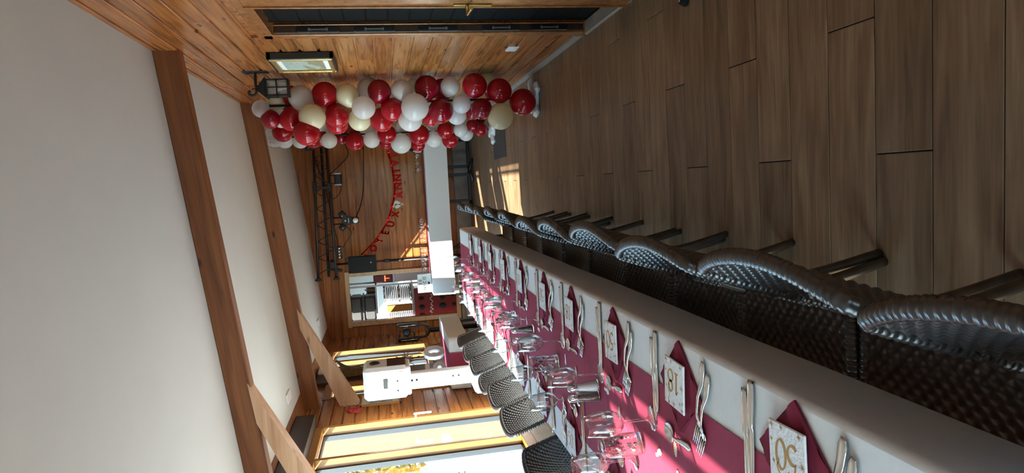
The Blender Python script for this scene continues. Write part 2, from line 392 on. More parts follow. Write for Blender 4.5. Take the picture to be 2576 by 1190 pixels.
# ceiling
XCE = -2.24
def ceil_mesh():
    x0, x1 = XCE, XR + .2
    return MB().add([(x0, -1.6, ZC(x0)), (x1, -1.6, ZC(x1)), (x1, YB + .1, ZC(x1)), (x0, YB + .1, ZC(x0)),
                     (x0, -1.6, ZC(x0) + .15), (x1, -1.6, ZC(x1) + .15), (x1, YB + .1, ZC(x1) + .15), (x0, YB + .1, ZC(x0) + .15)],
                    [(0, 1, 2, 3), (4, 5, 6, 7), (0, 1, 5, 4), (1, 2, 6, 5), (2, 3, 7, 6), (3, 0, 4, 7)])
struct(ceil_mesh().build('ceiling', CEIL))
# wooden soffit along the low edge of the ceiling
m = MB(); z0, z1 = ZC(XCE) - .012, ZC(-2.5) - .03
m.add([(XCE + .005, -1.6, z0), (-2.6, -1.6, z1), (-2.6, YB, z1), (XCE + .005, YB, z0), (XCE + .005, -1.6, z0 + .2), (-2.6, -1.6, z1 + .2), (-2.6, YB, z1 + .2), (XCE + .005, YB, z0 + .2)],
      [(0, 1, 2, 3), (4, 5, 6, 7), (0, 1, 5, 4), (1, 2, 6, 5), (2, 3, 7, 6), (3, 0, 4, 7)])
struct(m.build('trim_1', BEAM))
# beams and braces: local x runs down the slope
def sloped(name, mat, x0, x1, y, h, t, zoff=0.0):
    L = math.hypot(x1 - x0, ZC(x1) - ZC(x0)); a = math.atan(.115)
    o = MB().box((0, 0, -h / 2), (L, t, h), bev=.006).build(name, mat)
    o.location = ((x0 + x1) / 2, y, ZC((x0 + x1) / 2) + zoff); o.rotation_euler = (0, -a, 0); return struct(o)
sloped('beam', BEAM, -2.45, XR, 4.93, .165, .12)
sloped('beam', BEAM, -2.45, XR, 7.71, .178, .12)
def brace(poly, y, t):
    o = MB().prism([(x + 1.9, -z + 2.2) for x, z in poly], t, Matrix(((1, 0, 0), (0, 0, 1), (0, -1, 0)))).build('beam_brace', BRACE)
    o.location = (-1.9, y - t / 2, 2.2); return struct(o)
brace([(-1.27, 2.485), (-2.43, 1.87), (-2.47, 2.085), (-1.5, 2.47)], 7.693, .11)
brace([(-1.31, 2.48), (-2.47, 1.87), (-2.47, 2.05), (-1.60, 2.44)], 4.915, .13)

# ------------------------------------------------------------------ windows (left)
def win_frame(name, y0, y1, z0, z1, stiles, mat=GOLD, head=.10, sill=.10, fx=XL, dep=.13):
    """frame in the left wall: stiles = list of (ya, yb); panes fill the gaps"""
    f = struct(MB().box((fx - .005, (y0 + y1) / 2, z1 - head / 2), (.07, y1 - y0, head), bev=.004).build(name, mat))
    MB().box((fx - dep / 2 + .03, (y0 + y1) / 2, z0 + sill / 2), (dep, y1 - y0, sill), bev=.004).build('sill_rail', mat, f)
    for (a, b) in stiles:
        o = MB().box((0, 0, 0), (z1 - z0 - head - sill, b - a, dep + .012), bev=.004).build('stile', mat, f)
        o.location = (fx - dep / 2 + .03, (a + b) / 2, (z0 + z1 + sill - head) / 2); o.rotation_euler = (0, PI / 2, 0)
    st = sorted(stiles)
    for i in range(len(st) - 1):
        a, b = st[i][1], st[i + 1][0]
        if b - a > .04:
            g = MB()
            for yy in (a + .012, b - .012): g.box((fx - .075, yy, (z0 + z1 + sill - head) / 2), (.05, .024, z1 - z0 - head - sill))
            g.box((fx - .075, (a + b) / 2, z1 - head - .01), (.05, b - a, .02)); g.box((fx - .075, (a + b) / 2, z0 + sill + .01), (.05, b - a, .02))
            g.build('seal', RUBBER, f)
            MB().box((fx - .08, (a + b) / 2, (z0 + sill + z1 - head) / 2), (.006, b - a - .03, z1 - z0 - head - sill - .03)).build('pane', PANE, f)
    return f
w2 = win_frame('window_1', 2.45, 6.98, .2, 2.33, [(2.45, 2.50), (4.1, 4.15), (6.09, 6.135), (6.93, 6.98)])
win_frame('window_2', -1.3, .83, .2, 2.39, [(-1.3, -1.25), (-.75, -.70), (.68, .83)])
w3 = win_frame('window_3', 7.93, 8.55, .25, 2.33, [(7.93, 7.98), (8.33, 8.55)])
w4 = win_frame('window_4', 9.0, 10.32, .93, 2.42, [(9.0, 9.05), (9.62, 9.70), (10.26, 10.32)], head=.06, sill=.06)
MB().box((XL - .28, 10.36, 1.90), (.36, .06, .95), bev=.004).build('reveal_board', GOLD, w4)
h = MB().box((0, 0, .0), (.02, .022, .19), bev=.006); h.box((-.022, 0, .075), (.05, .02, .02), bev=.004)
h.build('door_handle', WHITEP, w2, (XL + .075, 6.93, 1.20))
struct(MB().box((-2.37, 4.7, 2.40), (.15, 4.7, .20), bev=.006).build('trim_2', DARKMETAL))       # blind box
struct(MB().box((-2.43, 8.77, 1.25), (.06, .42, 2.45), bev=.006).build('trim_3', DARKWOOD))     # dark post beside the white booth
l = bpy.data.lights.new('portal_f', 'AREA'); l.shape = 'RECTANGLE'; l.size, l.size_y = .5, 1.84; l.cycles.is_portal = True
o = bpy.data.objects.new('portal_f', l); COL.objects.link(o); o.location = (.65, -1.66, 1.02); o.rotation_euler = (R(90), 0, 0)
for nme, a, b, z0, z1 in (('portal_a', -1.2, .6, .3, 2.2), ('portal_b', 2.57, 6.86, .3, 2.23), ('portal_c', 8.0, 8.4, .35, 2.23), ('portal_d', 9.05, 10.26, .99, 2.36)):
    portal(nme, XL - .12, a, b, z0, z1)

# ------------------------------------------------------------------ door (right)
d1 = struct(MB().box((XR, DY1 + .045, 1.06), (.06, .09, 2.12), bev=.005).build('door_1', DOORW))
MB().box((XR, (DY0 + DY1) / 2, DZ + .045), (.06, DY1 - DY0 + .18, .09), bev=.005).build('head_jamb', DOORW, d1)
MB().box((XR, DY0 - .045, 1.03), (.06, .09, 2.06), bev=.005).build('near_jamb', DOORW, d1)
MB().box((XR + .0, (DY0 + DY1) / 2, .0), (.09, DY1 - DY0, .04), bev=.004).build('sill_plate', STONE, d1)
MB().box((XR + .006, DY1 - .004, 1.04), (.044, .010, 2.02), bev=.003).build('rebate_strip', DARKWOOD, d1)
MB().box((XR + .033, DY1 - .010, 1.04), (.008, .02, 2.02), bev=.003).build('inner_bead', DOORW, d1)
for z in (1.78, 1.43, 1.02, .60, .27):
    lk = MB().box((0, 0, 0), (.028, .006, .26), bev=.002).build('lock_keep', BLACK, d1, (XR + .004, DY1 - .012, z))
    MB().box((0, -.004, 0), (.008, .004, .10)).box((0.0, -.006, .055), (.016, .008, .012)).box((0, -.006, -.055), (.016, .008, .012)).build('lock_pin', ALU, lk)
    MB().box((-.018, 0, 0), (.003, .007, .24)).build('edge_plate', ALU, lk)
for k in range(16):
    MB().box((XR + .06, (DY0 + DY1) / 2, .06 + k * .135), (.016, DY1 - DY0, .1345), bev=.005).build('shutter_slat', SHUT, d1)
MB().box((XR + .085, (DY0 + DY1) / 2, 1.05), (.02, DY1 - DY0 + .1, 2.3)).build('shutter_light_block', SHUT, d1)  # added dark sheet that keeps outside light from showing between the slats
# open leaf of that door, standing into the room
leaf = thing('door_leaf', 'varnished wooden door leaf slid part way across the dark shuttered doorway', 'door', (XR - .02, 3.25, 0))
lf = MB().box((0, 0, 1.07), (.058, .76, 1.96), bev=.006).build('panel_frame', DOORW, leaf, (-.035, -.32, 0))
MB().box((-.034, .0, 1.07), (.012, .62, 1.72), bev=.004).build('panel', DOORW, leaf, (-.035, -.36, 0))
MB().box((-.033, .045, 1.07), (.014, .012, 1.96), bev=.003).build('edge_bead', DOORW, leaf, (-.035, 0, 0))
hd = MB().tube(smoothpath([(-.03, .02, .96), (-.075, .02, .96), (-.08, -.02, .96), (-.08, -.10, .955)], 4), .009, 8)
hd.box((-.034, .02, .93), (.008, .03, .2), bev=.003)
hd.build('door_handle', pmat('brass', (.6, .42, .14), .25, metal=1.0), leaf, (-.035, 0, 0))
leaf.location = (.985, 3.42, 0)
t = thing('door_stop', 'small black rubber door stop on the plank floor by the near wall', 'door stop', (.80, 2.93, .004))
MB().lathe([(.028, 0), (.03, .004), (.022, .03), (.014, .036), (0, .036)], 16).build('rubber_body', BLACKM, t)
MB().lathe([(.009, .030), (.009, .038), (0, .038)], 10).build('screw', ALU, t)

# ------------------------------------------------------------------ outside
struct(MB().box((-12, 8, -.2), (19, 60, .3)).build('ground', TERR))
struct(MB().box((-2.71, 7.18, 1.2), (.30, .16, 2.7)).build('wall_terrace', PEACH))
def leafy(name, label, cat, c, sz, n, mat, leaf, trunk=None):
    rng = random.Random(int(c[0] * 10 + c[1] * 7)); t = thing(name, label, cat, c)
    m = MB()
    for _ in range(n):
        while True:
            p = Vector((rng.uniform(-1, 1), rng.uniform(-1, 1), rng.uniform(-1, 1)))
            if .35 < p.length < 1: break
        p = Vector((p.x * sz[0], p.y * sz[1], (p.z * sz[2]) + sz[3])); e = Euler((rng.uniform(0, 6), rng.uniform(0, 6), rng.uniform(0, 6))).to_matrix()
        l = leaf * rng.uniform(.6, 1.3)
        m.add([p + e @ Vector(q) for q in ((-l, 0, 0), (0, -l * .4, l * .1), (l, 0, 0), (0, l * .4, l * .1))], [(0, 1, 2, 3)])
    f = m.build('foliage', mat, t); f['kind'] = 'stuff'
    if trunk:
        b = MB().tube([(0, 0, 0), (.05, 0, sz[3] * .5), (0, .04, sz[3] + sz[2] * .6)], [trunk, trunk * .8, trunk * .3], 8)
        for a in range(5):
            b.tube([(0, 0, sz[3] * .6 + a * .2), (math.cos(a * 2) * sz[0] * .4, math.sin(a * 2) * sz[1] * .4, sz[3] + a * .2), (math.cos(a * 2) * sz[0] * .8, math.sin(a * 2) * sz[1] * .8, sz[3] + .5 + a * .2)], [trunk * .4, trunk * .25, .01], 6)
        b.build('trunk', BARK, t)
    return t
leafy('tree', 'green leafy tree outside beyond the terrace window', 'tree', (-6.5, 14.5, 0), (1.8, 1.6, 1.5, 4.1), 2600, LEAFD, .13, .14)
leafy('golden_bush', 'golden yellow bush outside the glass door below the tree', 'bush', (-6.0, 11.6, 0), (1.6, 1.2, 1.1, 1.9), 3200, LEAFG, .10, .06)
fence = thing('terrace_fence', 'white slatted terrace fence outside, seen through the glass door', 'fence', (-5.0, 11.0, 0))
for k in range(12): MB().box((k * .14 - .8, 0, .5), (.09, .02, 1.0), bev=.004).build('slat', WHITEP, fence)
for z in (.2, .8): MB().box((0, .02, z), (1.8, .03, .06), bev=.004).build('rail', WHITEP, fence)
# ------------------------------------------------------------------ the long banquet table
TX0, TX1, TY0, TY1, TZ = -1.14, -.40, .10, 6.29, .760
TC = (TX0 + TX1) / 2
tab = thing('banquet_table', 'long banquet table hidden under the white cloth and burgundy runner', 'table', (TC, 3.2, 0))
MB().box((0, 0, .735), (.70, 6.1, .03), bev=.004).build('tabletop', OLDWOOD, tab)
for y in (-2.9, -1.0, 1.0, 2.9):
    for x in (-.28, .28): MB().tube([(x, y, 0), (x, y, .72)], .018, 8).build('leg', BLACK, tab)
def cloth_mesh(x0, x1, y0, y1, z, drop, seed, ripple=.012, r=.014, corner=0.0):
    """paper cloth: flat top, rounded fold, hanging skirt on four sides"""
    rng = random.Random(seed); ph = [rng.uniform(0, 6) for _ in range(8)]
    m = MB(); P = []
    nx, ny = 10, max(10, int((y1 - y0) / .09))
    ring = []
    def corner_pts(o, zz, k):
        pts = []
        for i in range(nx): pts.append((x0 - o + (x1 - x0 + 2 * o) * i / nx, y0 - o))
        for i in range(ny): pts.append((x1 + o, y0 - o + (y1 - y0 + 2 * o) * i / ny))
        for i in range(nx): pts.append((x1 + o - (x1 - x0 + 2 * o) * i / nx, y1 + o))
        for i in range(ny): pts.append((x0 - o, y1 + o - (y1 - y0 + 2 * o) * i / ny))
        out = []
        for (x, y) in pts:
            s = x * 3 + y * 2.2
            d = ripple * k * (math.sin(s * 1.7 + ph[0]) + .6 * math.sin(s * 3.9 + ph[1]))
            zz2 = zz + k * min(.004, ripple * 1.2) * math.sin(s * .9 + ph[2])
            nxv = (1 if x >= x1 + o - 1e-6 else -1 if x <= x0 - o + 1e-6 else 0); nyv = (1 if y >= y1 + o - 1e-6 else -1 if y <= y0 - o + 1e-6 else 0)
            out.append((x + nxv * d, y + nyv * d, zz2))
        return out
    rings = []
    for a in (0, .25, .5, .75, 1.0):
        rings.append(corner_pts(-r + r * math.sin(a * PI / 2), z - r + r * math.cos(a * PI / 2), 0))
    for k in (.15, .4, .7, 1.0): rings.append(corner_pts(.004 * k, z - r - (drop - r) * k, k))
    n = len(rings[0]); vs = [p for rg in rings for p in rg]
    fs = [(i * n + k, i * n + (k + 1) % n, (i + 1) * n + (k + 1) % n, (i + 1) * n + k) for i in range(len(rings) - 1) for k in range(n)]
    m.add(vs, fs, True); m.add(rings[0], [tuple(range(n))])
    return m
cl = cloth_mesh(TX0, TX1, TY0, TY1, TZ, .15, 3, .0012).build('tablecloth', CLOTH)
tag(cl, 'white paper cloth over the long banquet table, hanging along the aisle', 'tablecloth')
rr = random.Random(5); wr_ = [(rr.uniform(TY0, TY1), rr.uniform(-1.2, 1.2), rr.uniform(.0012, .003)) for _ in range(34)]
def runner_fn(u, v):
    x = -.985 + .44 * u; y = TY0 + .01 + (TY1 - TY0 - .012) * v; z = TZ + .0022
    for (c, s, a) in wr_: z += a * math.exp(-((y - c - s * (x + .77)) / .012) ** 2)
    return (x, y, z)
tag(MB().grid(runner_fn, 10, 520).build('table_runner', BURG), 'burgundy paper runner down the middle of the long white table', 'runner')
TZR = TZ + .003

# --- cutlery (local: handle end at origin end -y? tip along +y), lying flat
def spoon_fork_profile(kind):
    m = MB()
    if kind == 'knife':
        L = .225; top = []
        for i in range(25):
            t = i / 24; y = t * L
            if t < .42: hw = .0065 + .0035 * math.sin(PI * min(1, t / .42)) ** .6 * (1 - t * .8)
            else: hw = .0085 + .0015 * math.sin((t - .42) / .58 * PI)
            off = 0
            if t > .86: off = -((t - .86) / .14) ** 2 * .006; hw *= (1 - ((t - .86) / .14) ** 2 * .75)
            th = .0045 if t < .42 else .0016
            top.append((y, hw, off, th))
        vs = []; fs = []
        for y, hw, off, th in top: vs += [(-hw + off * 0, y, .002), (-hw * .4 + off, y, .002 + th), (hw * .6 + off, y, .002 + th), (hw + off, y, .002)]
        for i in range(24):
            for k in range(3): fs.append((i * 4 + k, i * 4 + k + 1, i * 4 + 5 + k, i * 4 + 4 + k))
            fs.append((i * 4 + 3, i * 4, i * 4 + 4, i * 4 + 7))
        m.add(vs, fs + [(0, 1, 2, 3), (96, 97, 98, 99)], True)
    else:
        L = .205 if kind == 'fork' else .145; hwmax = .0115 if kind == 'fork' else .0085
        sec = []
        n = 22
        if kind == 'fork':
            keys = [(0, .005, .003), (.08, .0095, .003), (.22, .0085, .003), (.45, .004, .010), (.60, .0035, .010), (.68, .007, .008), (.74, .0115, .003), (.80, .012, .001)]
        else:
            keys = [(0, .005, .003), (.10, .0085, .003), (.25, .007, .004), (.48, .0032, .010), (.58, .003, .010), (.63, .006, .006)]
        def ev(t):
            for i in range(len(keys) - 1):
                if t <= keys[i + 1][0]:
                    a, b = keys[i], keys[i + 1]; q = (t - a[0]) / (b[0] - a[0]); q = q * q * (3 - 2 * q)
                    return a[1] + (b[1] - a[1]) * q, a[2] + (b[2] - a[2]) * q
            return keys[-1][1:]
        vs, fs = [], []; tmax = keys[-1][0]
        for i in range(n + 1):
            t = tmax * i / n; hw, z = ev(t); y = t * L
            vs += [(-hw, y, z), (-hw * .5, y, z + .0022), (hw * .5, y, z + .0022), (hw, y, z)]
        for i in range(n):
            for k in range(3): fs.append((i * 4 + k, i * 4 + k + 1, i * 4 + 5 + k, i * 4 + 4 + k))
            fs.append((i * 4 + 3, i * 4, i * 4 + 4, i * 4 + 7))
        m.add(vs, fs + [(0, 1, 2, 3)], True)
        if kind == 'fork':
            for k in range(4):
                x = -.009 + k * .006; pts = [(x, L * (.79 + .21 * q), .0015 + .007 * math.sin(q * 1.4)) for q in (0, .33, .66, 1.0)]
                m.tube(pts, [.0021, .0019, .0017, .001], 6)
        else:
            def bowl(u, v):
                th = u * 2 * PI; rr_ = v; yy = L * .80 + math.cos(th) * rr_ * L * .20; xx = math.sin(th) * rr_ * .0185 * (1 - .12 * math.cos(th))
                return (xx, yy, .0065 - .006 * (1 - rr_ * rr_))
            m.grid(bowl, 20, 5)
    m.v = [(x * 1.32, y, z) for x, y, z in m.v]
    return m
KNIFE = spoon_fork_profile('knife').mesh('knife', STEEL); FORK = spoon_fork_profile('fork').mesh('fork', STEEL); SPOON = spoon_fork_profile('spoon').mesh('spoon', STEEL)
# --- napkins
def nap_diamond():
    def fn(u, v):
        a = .082
        p, q = (u - .5) * 2 * a, (v - .5) * 2 * a
        x = (p - q) * .7071; y = (p + q) * .7071
        return (x, y, .0035 + .0025 * math.sin(p * 70) * math.sin(q * 55) + .0016 * math.sin(x * 160))
    m = MB().grid(fn, 16, 16); b = MB(); b.v = list(m.v); b.f = list(m.f); b.sm = list(m.sm)
    b.grid(lambda u, v: (lambda r: (r[0], r[1], .0004))(fn(u, v)), 1, 1)
    e = [fn(0, 0), fn(1, 0), fn(1, 1), fn(0, 1)]; lo = [(x, y, .0002) for x, y, z in e]
    b.add(e + lo, [(0, 1, 5, 4), (1, 2, 6, 5), (2, 3, 7, 6), (3, 0, 4, 7)])
    return b.mesh('folded_napkin', NAPK)
NAPD = nap_diamond()
PW, PH = .122, .108     # printed napkin: PW along the diner's reach, PH across
NAPW = MB().box((0, 0, .0085), (PH, PW, .005), bev=.002).mesh('printed_napkin', PAPER)
def ribbon(m, pts, w, z=.0114):
    P = [Vector((x, y, 0)) for x, y in pts]; vs = []
    for i, p in enumerate(P):
        t = (P[min(i + 1, len(P) - 1)] - P[max(i - 1, 0)]).normalized(); ang = math.atan2(t.y, t.x)
        ww = w * (.45 + .75 * abs(math.sin(ang - .6)))
        nrm = Vector((-t.y, t.x, 0)) * ww / 2
        vs += [(p + nrm).to_tuple()[:2] + (z,), (p - nrm).to_tuple()[:2] + (z,)]
    m.add(vs, [(2 * i, 2 * i + 1, 2 * i + 3, 2 * i + 2) for i in range(len(P) - 1)])
def arc(cx, cy, rx, ry, a0, a1, n=20): return [(cx + rx * math.cos(R(a0 + (a1 - a0) * i / n)), cy + ry * math.sin(R(a0 + (a1 - a0) * i / n))) for i in range(n + 1)]
def digit(m, d, cx, cy):
    w = .006
    if d == '0': ribbon(m, arc(cx, cy, .0125, .0235, 0, 360, 30), w)
    if d == '5':
        ribbon(m, [(cx + .012, cy + .022), (cx + .009, cy + .0245), (cx - .006, cy + .0225)], w)
        ribbon(m, [(cx - .005, cy + .023), (cx - .008, cy + .006)], w * .8); ribbon(m, [(cx - .008, cy + .004)] + arc(cx - .001, cy - .008, .0125, .015, 130, -140, 22), w)
    if d == '1': ribbon(m, [(cx - .008, cy + .014), (cx, cy + .022), (cx + .003, cy + .024)], w * .8); ribbon(m, [(cx + .002, cy + .024), (cx + .001, cy - .022)], w * 1.2); ribbon(m, [(cx - .007, cy - .023), (cx + .01, cy - .023)], w * .6)
    if d == '8': ribbon(m, arc(cx, cy + .012, .0095, .0115, -90, 270, 24), w); ribbon(m, arc(cx, cy - .0115, .0125, .0125, 90, 450, 24), w)
def print_mesh(txt):
    m = MB(); digit(m, txt[0], -.015, -.004); digit(m, txt[1], .015, -.004)
    rng = random.Random(4)
    for (x, y, s) in ((-.040, .045, .006), (-.030, .034, .005), (-.042, .030, .005), (.0, .044, .009), (.036, .012, .005), (-.040, -.002, .009), (.038, -.046, .008), (-.034, -.046, .006), (.012, -.048, .005), (.044, .046, .004), (.040, -.022, .004)):
        for k in range(4): a = k * PI / 4 + .2; q = s * (1 if k % 2 == 0 else .6); ribbon(m, [(x - q * math.cos(a), y - q * math.sin(a)), (x + q * math.cos(a), y + q * math.sin(a))], .0011)
    ribbon(m, [(.024 + .0035 * math.sin(i * .8), .045 - i * .0028) for i in range(16)], .0022); m.prism(arc(.024, .047, .0035, .0035, 0, 330, 8), .0003, Matrix.Identity(3))
    for i in range(len(m.v)):
        x, y, z = m.v[i]
        if z < .01: m.v[i] = (x, y, .0114 + z)
    return m.mesh('gold_print', GOLDINK)
PRN = {k: print_mesh(k) for k in ('50', '18')}
# --- glasses
def wine_mesh(simple=False):
    n = 20 if simple else 28
    out = [(.0, .001), (.034, .001), (.0345, .0025), (.030, .0045), (.014, .008), (.006, .014), (.0042, .022), (.0036, .05), (.0042, .078), (.0075, .085),
           (.018, .090), (.0275, .099), (.0335, .112), (.0355, .127), (.0345, .145), (.0315, .166), (.0285, .190)]
    inn = [(.0275, .190), (.0305, .166), (.0335, .145), (.0345, .127), (.0325, .112), (.0265, .100), (.017, .0915), (.005, .088), (0, .0875)]
    return MB().lathe(out + inn, n)
WINE = wine_mesh().mesh('wine_glass', WINEGL)
TUMB = MB().lathe([(0, .0), (.030, .0), (.032, .003), (.0335, .02), (.0355, .118), (.0355, .12), (.034, .12), (.0325, .02), (.030, .012), (0, .011)], 26).mesh('tumbler', WINEGL)
SHBODY = MB().lathe([(0, 0), (.0215, 0), (.0225, .004), (.0215, .012), (.0165, .05), (.0135, .082), (.0130, .086), (0, .086)], 20).mesh('shaker_glass', WINEGL)
SHCAP = MB().lathe([(.0138, .082), (.0142, .088), (.013, .100), (.009, .108), (.0, .111)], 18).mesh('cap', CHROME)
def shfill(mat): return MB().lathe([(0, .006), (.0185, .006), (.0185, .012), (.0145, .048), (.0118, .072), (0, .074)], 18).mesh('contents', mat)
SALT = pmat('salt_grains', (.85, .85, .85), .8); PEPPER = pmat('ground_pepper', (.12, .08, .055), .9, noise=.5, nscale=300)
FSALT, FPEP = shfill(SALT), shfill(PEPPER)
BEADW = pmat('pearl_beads', (.75, .7, .62), .3); BEADR = pmat('burgundy_beads', (.3, .02, .06), .3)
def beads(seed, mat, z0, z1, n):
    rng = random.Random(seed); m = MB()
    for _ in range(n):
        a, q = rng.uniform(0, 6.28), .026 * math.sqrt(rng.random()); m.sphere((q * math.cos(a), q * math.sin(a), rng.uniform(z0, z1)), rng.choice((.0045, .006, .0035)), 8, 5)
    return m.mesh('beads', mat)
BW, BR = beads(1, BEADW, .02, .09, 26), beads(2, BEADR, .06, .105, 22)
SIDES = {1: 'aisle-side', -1: 'window-side'}
def setting(yc, side, idx, txt):
    sx = side; nm = ORD[idx] + ' ' + SIDES[side] + ' setting'; rz = -PI / 2 if sx > 0 else PI / 2
    # diner faces -x on the aisle side; local +y of an item = away from the diner
    def P(reach, lat):   # reach: metres in from the table edge, lat: to the diner's right
        return ((TX1 - reach if sx > 0 else TX0 + reach), yc + sx * lat)
    rng = random.Random(idx * 3 + (side > 0)); rzz = rz + PI if False else (PI / 2 if sx > 0 else -PI / 2)
    def lay(mesh, name, reach, lat, rot, lab, cat, grp, z=TZR):
        x, y = P(reach, lat); o = put(name, mesh, None, (x, y, z), (0, 0, rzz + rot)); tag(o, lab, cat, grp); return o
    lay(KNIFE, 'table_knife', .008, .135, rng.uniform(-.06, .03), 'steel knife beside the napkin, handle at table edge, ' + nm, 'knife', 'table knives along the banquet table')
    lay(KNIFE, 'table_knife', .03, .160, rng.uniform(.02, .10), 'outer steel knife set a little further in, ' + nm, 'knife', 'table knives along the banquet table')
    lay(FORK, 'table_fork', .022, -.132, rng.uniform(-.22, -.16), 'inner steel fork nearest the napkin, ' + nm, 'fork', 'forks along the banquet table')
    lay(FORK, 'table_fork', .045, -.154, rng.uniform(-.22, -.14), 'outer steel fork, ' + nm, 'fork', 'forks along the banquet table')
    lay(SPOON, 'dessert_spoon', .255, -.055, -PI / 2 + rng.uniform(-.1, .1), 'small steel spoon across the top, ' + nm, 'spoon', 'dessert spoons along the banquet table')
    x, y = P(.118, -.005)
    nd = put('folded_napkin', NAPD, None, (x, y, TZR), (0, 0, rzz + rng.uniform(-.06, .06)))
    tag(nd, 'burgundy napkin folded into a diamond, ' + nm, 'napkin', 'burgundy napkins under the printed ones')
    x, y = P(.112, .002)
    t = put('printed_napkin', NAPW, None, (x, y, TZR + .004), (0, .0, rzz + rng.uniform(-.05, .05)))
    tag(t, 'white napkin printed ' + txt + ' in gold on burgundy, ' + nm, 'napkin', 'white printed napkins')
    put('gold_print', PRN[txt], t, (0, 0, 0), (0, 0, 0), (1.12, 1.14, 1.0))
    return P
def wine(x, y, lab): tag(put('wine_glass', WINE, None, (x, y, TZR), (0, 0, random.random() * 6)), lab, 'glass', 'wine glasses on the banquet table')
YS = [.55, 1.02, 1.485, 1.95, 2.43, 2.87, 3.38, 3.88, 4.375, 4.84, 5.40]
for i, y in enumerate(YS): setting(y, 1, i, '50' if i % 2 else '18')
GR = [1.17, 1.664, 2.105, 2.59, 3.036, 3.543, 4.077, 4.591, 5.091, 5.659]
for i, y in enumerate(GR): wine(-.665 + .035 * i / 9, y, 'stemmed wine glass, %s from the near end in the aisle side row' % ORD[i])
YL = [1.52, 1.985, 2.49, 2.97, 3.47, 3.97, 4.47, 4.97, 5.45]
for i, y in enumerate(YL): setting(y, -1, i, '50' if i % 2 == 0 and i else '18')
GL = [1.33, 1.81, 2.40, 2.80, 3.32, 3.82, 4.33, 4.83, 5.33]
for i, y in enumerate(GL): wine(-.835, y, 'stemmed wine glass, %s from the near end in the window side row' % ORD[i])
for i, (x, y) in enumerate(((-.765, 1.755), (-.77, 2.69), (-.75, 3.63), (-.76, 4.55), (-.76, 5.45))):
    t = put('tumbler', TUMB, None, (x, y, TZR)); tag(t, 'short tumbler filled with pearl and burgundy beads, %s centrepiece from the near end' % ORD[i], 'tumbler', 'bead filled tumblers')
    b = put('pearl_beads', BW, t); b['kind'] = 'stuff'; b = put('burgundy_beads', BR, t); b['kind'] = 'stuff'
def shaker(x, y, fill, what, i):
    t = put('%s_shaker' % what, SHBODY, None, (x, y, TZR)); put('cap', SHCAP, t); put('contents', fill, t)
    tag(t, '%s shaker with a chrome cap in the %s pair from the near end' % ('white salt' if what == 'salt' else 'dark pepper', ORD[i]), 'shaker', 'salt and pepper shakers')
for i, (xs, ys, xp, yp) in enumerate(((-.71, 2.14, -.745, 2.14), (-.77, 3.14, -.725, 3.16), (-.72, 4.04, -.765, 4.06), (-.73, 5.0, -.77, 5.0))):
    shaker(xs, ys, FSALT, 'salt', i); shaker(xp, yp, FPEP, 'pepper', i)
# --- table confetti
GLIT = pmat('gold_glitter', (.55, .45, .28), .4, metal=.4, noise=.5, nscale=500)
rng = random.Random(11)
def blob(): return MB().prism([((.021 if i % 2 else .018) * math.cos(i * PI / 14), (.0095 if i % 2 else .008) * math.sin(i * PI / 14)) for i in range(28)], .0015, Matrix.Identity(3)).mesh('confetti', GLIT)
def cutout(): return MB().prism([(-.022, -.006), (-.008, -.010), (.004, -.008), (.010, -.004), (.020, -.006), (.022, .004), (.008, .007), (.0, .004), (-.010, .010), (-.022, .006)], .0015, Matrix.Identity(3)).mesh('confetti', PAPER)
GB, CB = blob(), cutout()
for i, (x, y, a, g) in enumerate(((-.69, 1.52, .1, 1), (-.745, 1.63, 2.2, 0), (-.70, 2.05, 1.5, 0), (-.735, 1.93, .1, 1), (-.725, 2.56, .1, 0), (-.735, 2.41, .2, 1), (-.745, 3.46, .1, 1), (-.71, 3.30, .3, 0), (-.70, 3.03, 1.5, 0), (-.72, 3.95, .4, 0), (-.76, 1.50, .8, 0), (-.74, 4.3, 1.2, 1))):
    o = put('confetti', GB if g else CB, None, (x, y, TZR + .0005), (0, 0, a))
    tag(o, '%s on the burgundy runner, %s piece from the near end' % ('oval gold glitter confetti' if g else 'white paper cut-out confetti', ORD[sorted([1.52, 1.63, 2.05, 1.93, 2.56, 2.41, 3.46, 3.30, 3.03, 3.95, 1.50, 4.3]).index(y)]), 'confetti', 'table confetti')
for k, (x, y) in enumerate(((-.88, 2.325), (-.875, 2.345))):
    o = MB().tube([(0, -.1, .004), (0, .1, .004)], [.003, .0015], 8).build('wooden_stick', BAMBL); o.location = (x, y, TZR); o.rotation_euler = (0, 0, PI / 2 + .04 * k)
    tag(o, 'thin pale wooden stick on the runner, %s of the two by the window side glasses' % ('nearer' if k == 0 else 'farther'), 'stick', 'wooden sticks')

